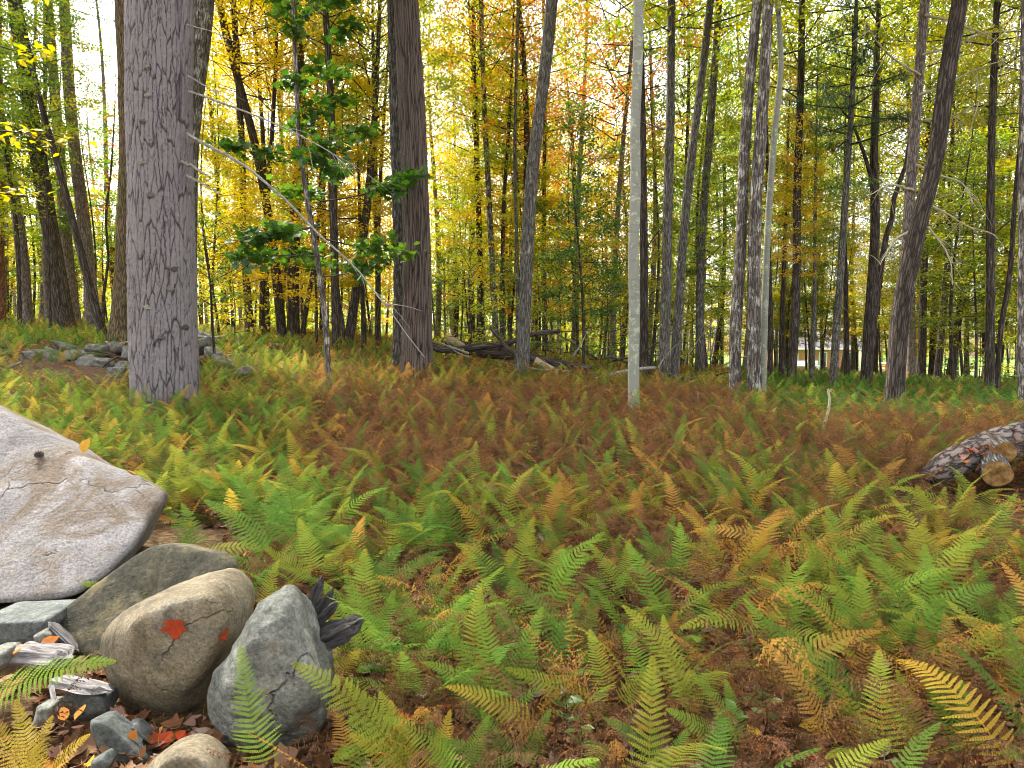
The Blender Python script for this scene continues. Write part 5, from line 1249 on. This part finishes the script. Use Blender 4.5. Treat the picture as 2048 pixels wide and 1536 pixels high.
for k, (px, py, d, c) in enumerate([(315,1472,2.62,'orange'),(330,1478,2.58,'red'),(296,1462,2.66,'orange'),(258,1480,2.5,'orange'),(160,1425,2.62,'orange'),(128,1430,2.6,'orange'),(155,1455,2.55,'pinkish'),(240,1425,2.75,'tan'),
        (360,1474,2.6,'red'),(375,1478,2.6,'red'),(340,1450,2.66,'brown'),(100,1282,3.0,'orange'),(35,1300,2.9,'orange'),(230,1440,2.7,'pinkish'),(215,1415,2.78,'brown'),(275,1445,2.72,'tan')]):
    leaf_at(P(px, py, d), c, .075, 'crisp %s leaf caught between the rocks' % c, 'crisp %s leaves caught between the rocks' % c)
for k in range(26):                    # leaves on the rotted end of the log
    t = rg.uniform(0, .3); p = np.array([np.interp(t, np.linspace(0, 1, 60), lp[:, j]) for j in range(3)])
    p = p + np.array([rg.normal() * .05, -rg.uniform(.05, .28), .10 + rg.normal() * .04 - .1 * rg.uniform()])
    c = pick(dict(orange=4, pinkish=3, red=1.5, yellow=1)); p[2] = max(p[2], h1(p[0], p[1]) + .03)
    leaf_at(p, c, rg.uniform(.05, .09), 'fallen %s leaf heaped against the sawn log' % c, 'fallen %s leaves heaped against the sawn log' % c)
n = 9000
y = 2.2 + 16 * rg.uniform(0, 1, n) ** 1.5; x = rg.uniform(-.8, .8, n) * (y + 1); ok = free(x, y, -.05); x, y = x[ok], y[ok]; n = len(x)
lc = np.array([list(LCOL[k]) + [1] for k in LW]); pr = np.array(list(LW.values())); tint = lc[rg.choice(len(pr), n, p=pr / pr.sum())] * np.append(np.ones(3), 1)
tint[:, :3] *= rg.uniform(.45, 1.1, n)[:, None]
scatter('leaf_litter', 'brown and tan leaf litter strewn under the ferns', 'leaf litter', np.stack([x, y, height(x, y) + .012], 1), np.stack([rg.normal(size=n) * .4, rg.normal(size=n) * .4, rg.uniform(0, 6.28, n)], 1), rg.uniform(.04, .095, n), tint, rg.integers(0, 6, n), LVI)
# dry needles and grass stems
def needles():
    rg = np.random.default_rng(95); n = 5000
    y = 2.1 + 4 * rg.uniform(0, 1, n) ** 1.2; x = rg.uniform(-.8, .8, n) * (y + .8)
    k = n // 3; x[:k] = rg.uniform(-2.2, -.9, k); y[:k] = rg.uniform(2.2, 3.4, k)
    z = height(x, y) + rg.uniform(.005, .03, n); c = np.stack([x, y, z], 1)
    a = rg.uniform(0, 6.28, n); d = np.stack([np.cos(a), np.sin(a), np.abs(rg.normal(size=n)) * .35], 1) * rg.uniform(.03, .07, n)[:, None]; s = np.stack([-np.sin(a), np.cos(a), 0 * a], 1) * .0011
    V = np.stack([c - s, c + s, c + d], 1).reshape(-1, 3)
    m = simple_mat('dry_needles', (.26,.12,.05), (.42,.24,.10), 4)
    link('pine_needles', mk('pine_needles', V, [(np.arange(len(V)).reshape(-1, 3), 0)], [m], False), kind='stuff', label='dry russet pine needles scattered on the ground', category='needles')
needles()
# small broad leaved seedlings among the ferns
sg = np.random.default_rng(97)
for k, (px, py, d) in enumerate([(780,1300,3.3),(870,1270,3.5),(1470,1480,2.6),(1520,1390,2.85),(1530,1440,2.75),(1250,1280,3.3),(1130,1440,2.7),(1160,1500,2.55),(880,1360,3.0),(1310,1110,4.4),(960,1150,4.0),(1500,1290,3.3)]):
    b = P(px, py, d); b[2] = h1(b[0], b[1])
    near = 'by the splintered stump' if px < 900 else ('in the fern bed past the tall lime fern' if px > 1200 else 'near the tall lime green fern')
    s = thing('seedling', 'small green broad leaved seedling %s' % near, 'seedling', tuple(b), 'green seedlings %s' % near)
    hgt_ = sg.uniform(.12, .22)
    V, Q, uv = tube(np.array([[0,0,0],[.01,0,hgt_*.5],[0,.01,hgt_]]), [.003,.0025,.0015], 5); link('stem', mk('stem', V, [(Q, 0)], [BARK['dark']], True, uv), s)
    for j in range(7):
        a = j * 2.4; l = link('leaf', LVG[j % 2] if 'LVG' in globals() else None or (LVG := [mk('leaf', OVATE[0] * np.array([1, .95, 1]), [(np.array(OVATE[1]), 0)], [LEAF['dark']], False, None, {'rnd': np.full(6, .55 + .3 * q)}) for q in range(2)])[0], s, (0, 0, hgt_ * (.45 + .08 * j)))
        l.rotation_euler = (sg.normal() * .2, -sg.uniform(0, .35), a); w = sg.uniform(.05, .085); l.scale = (w, w, w)
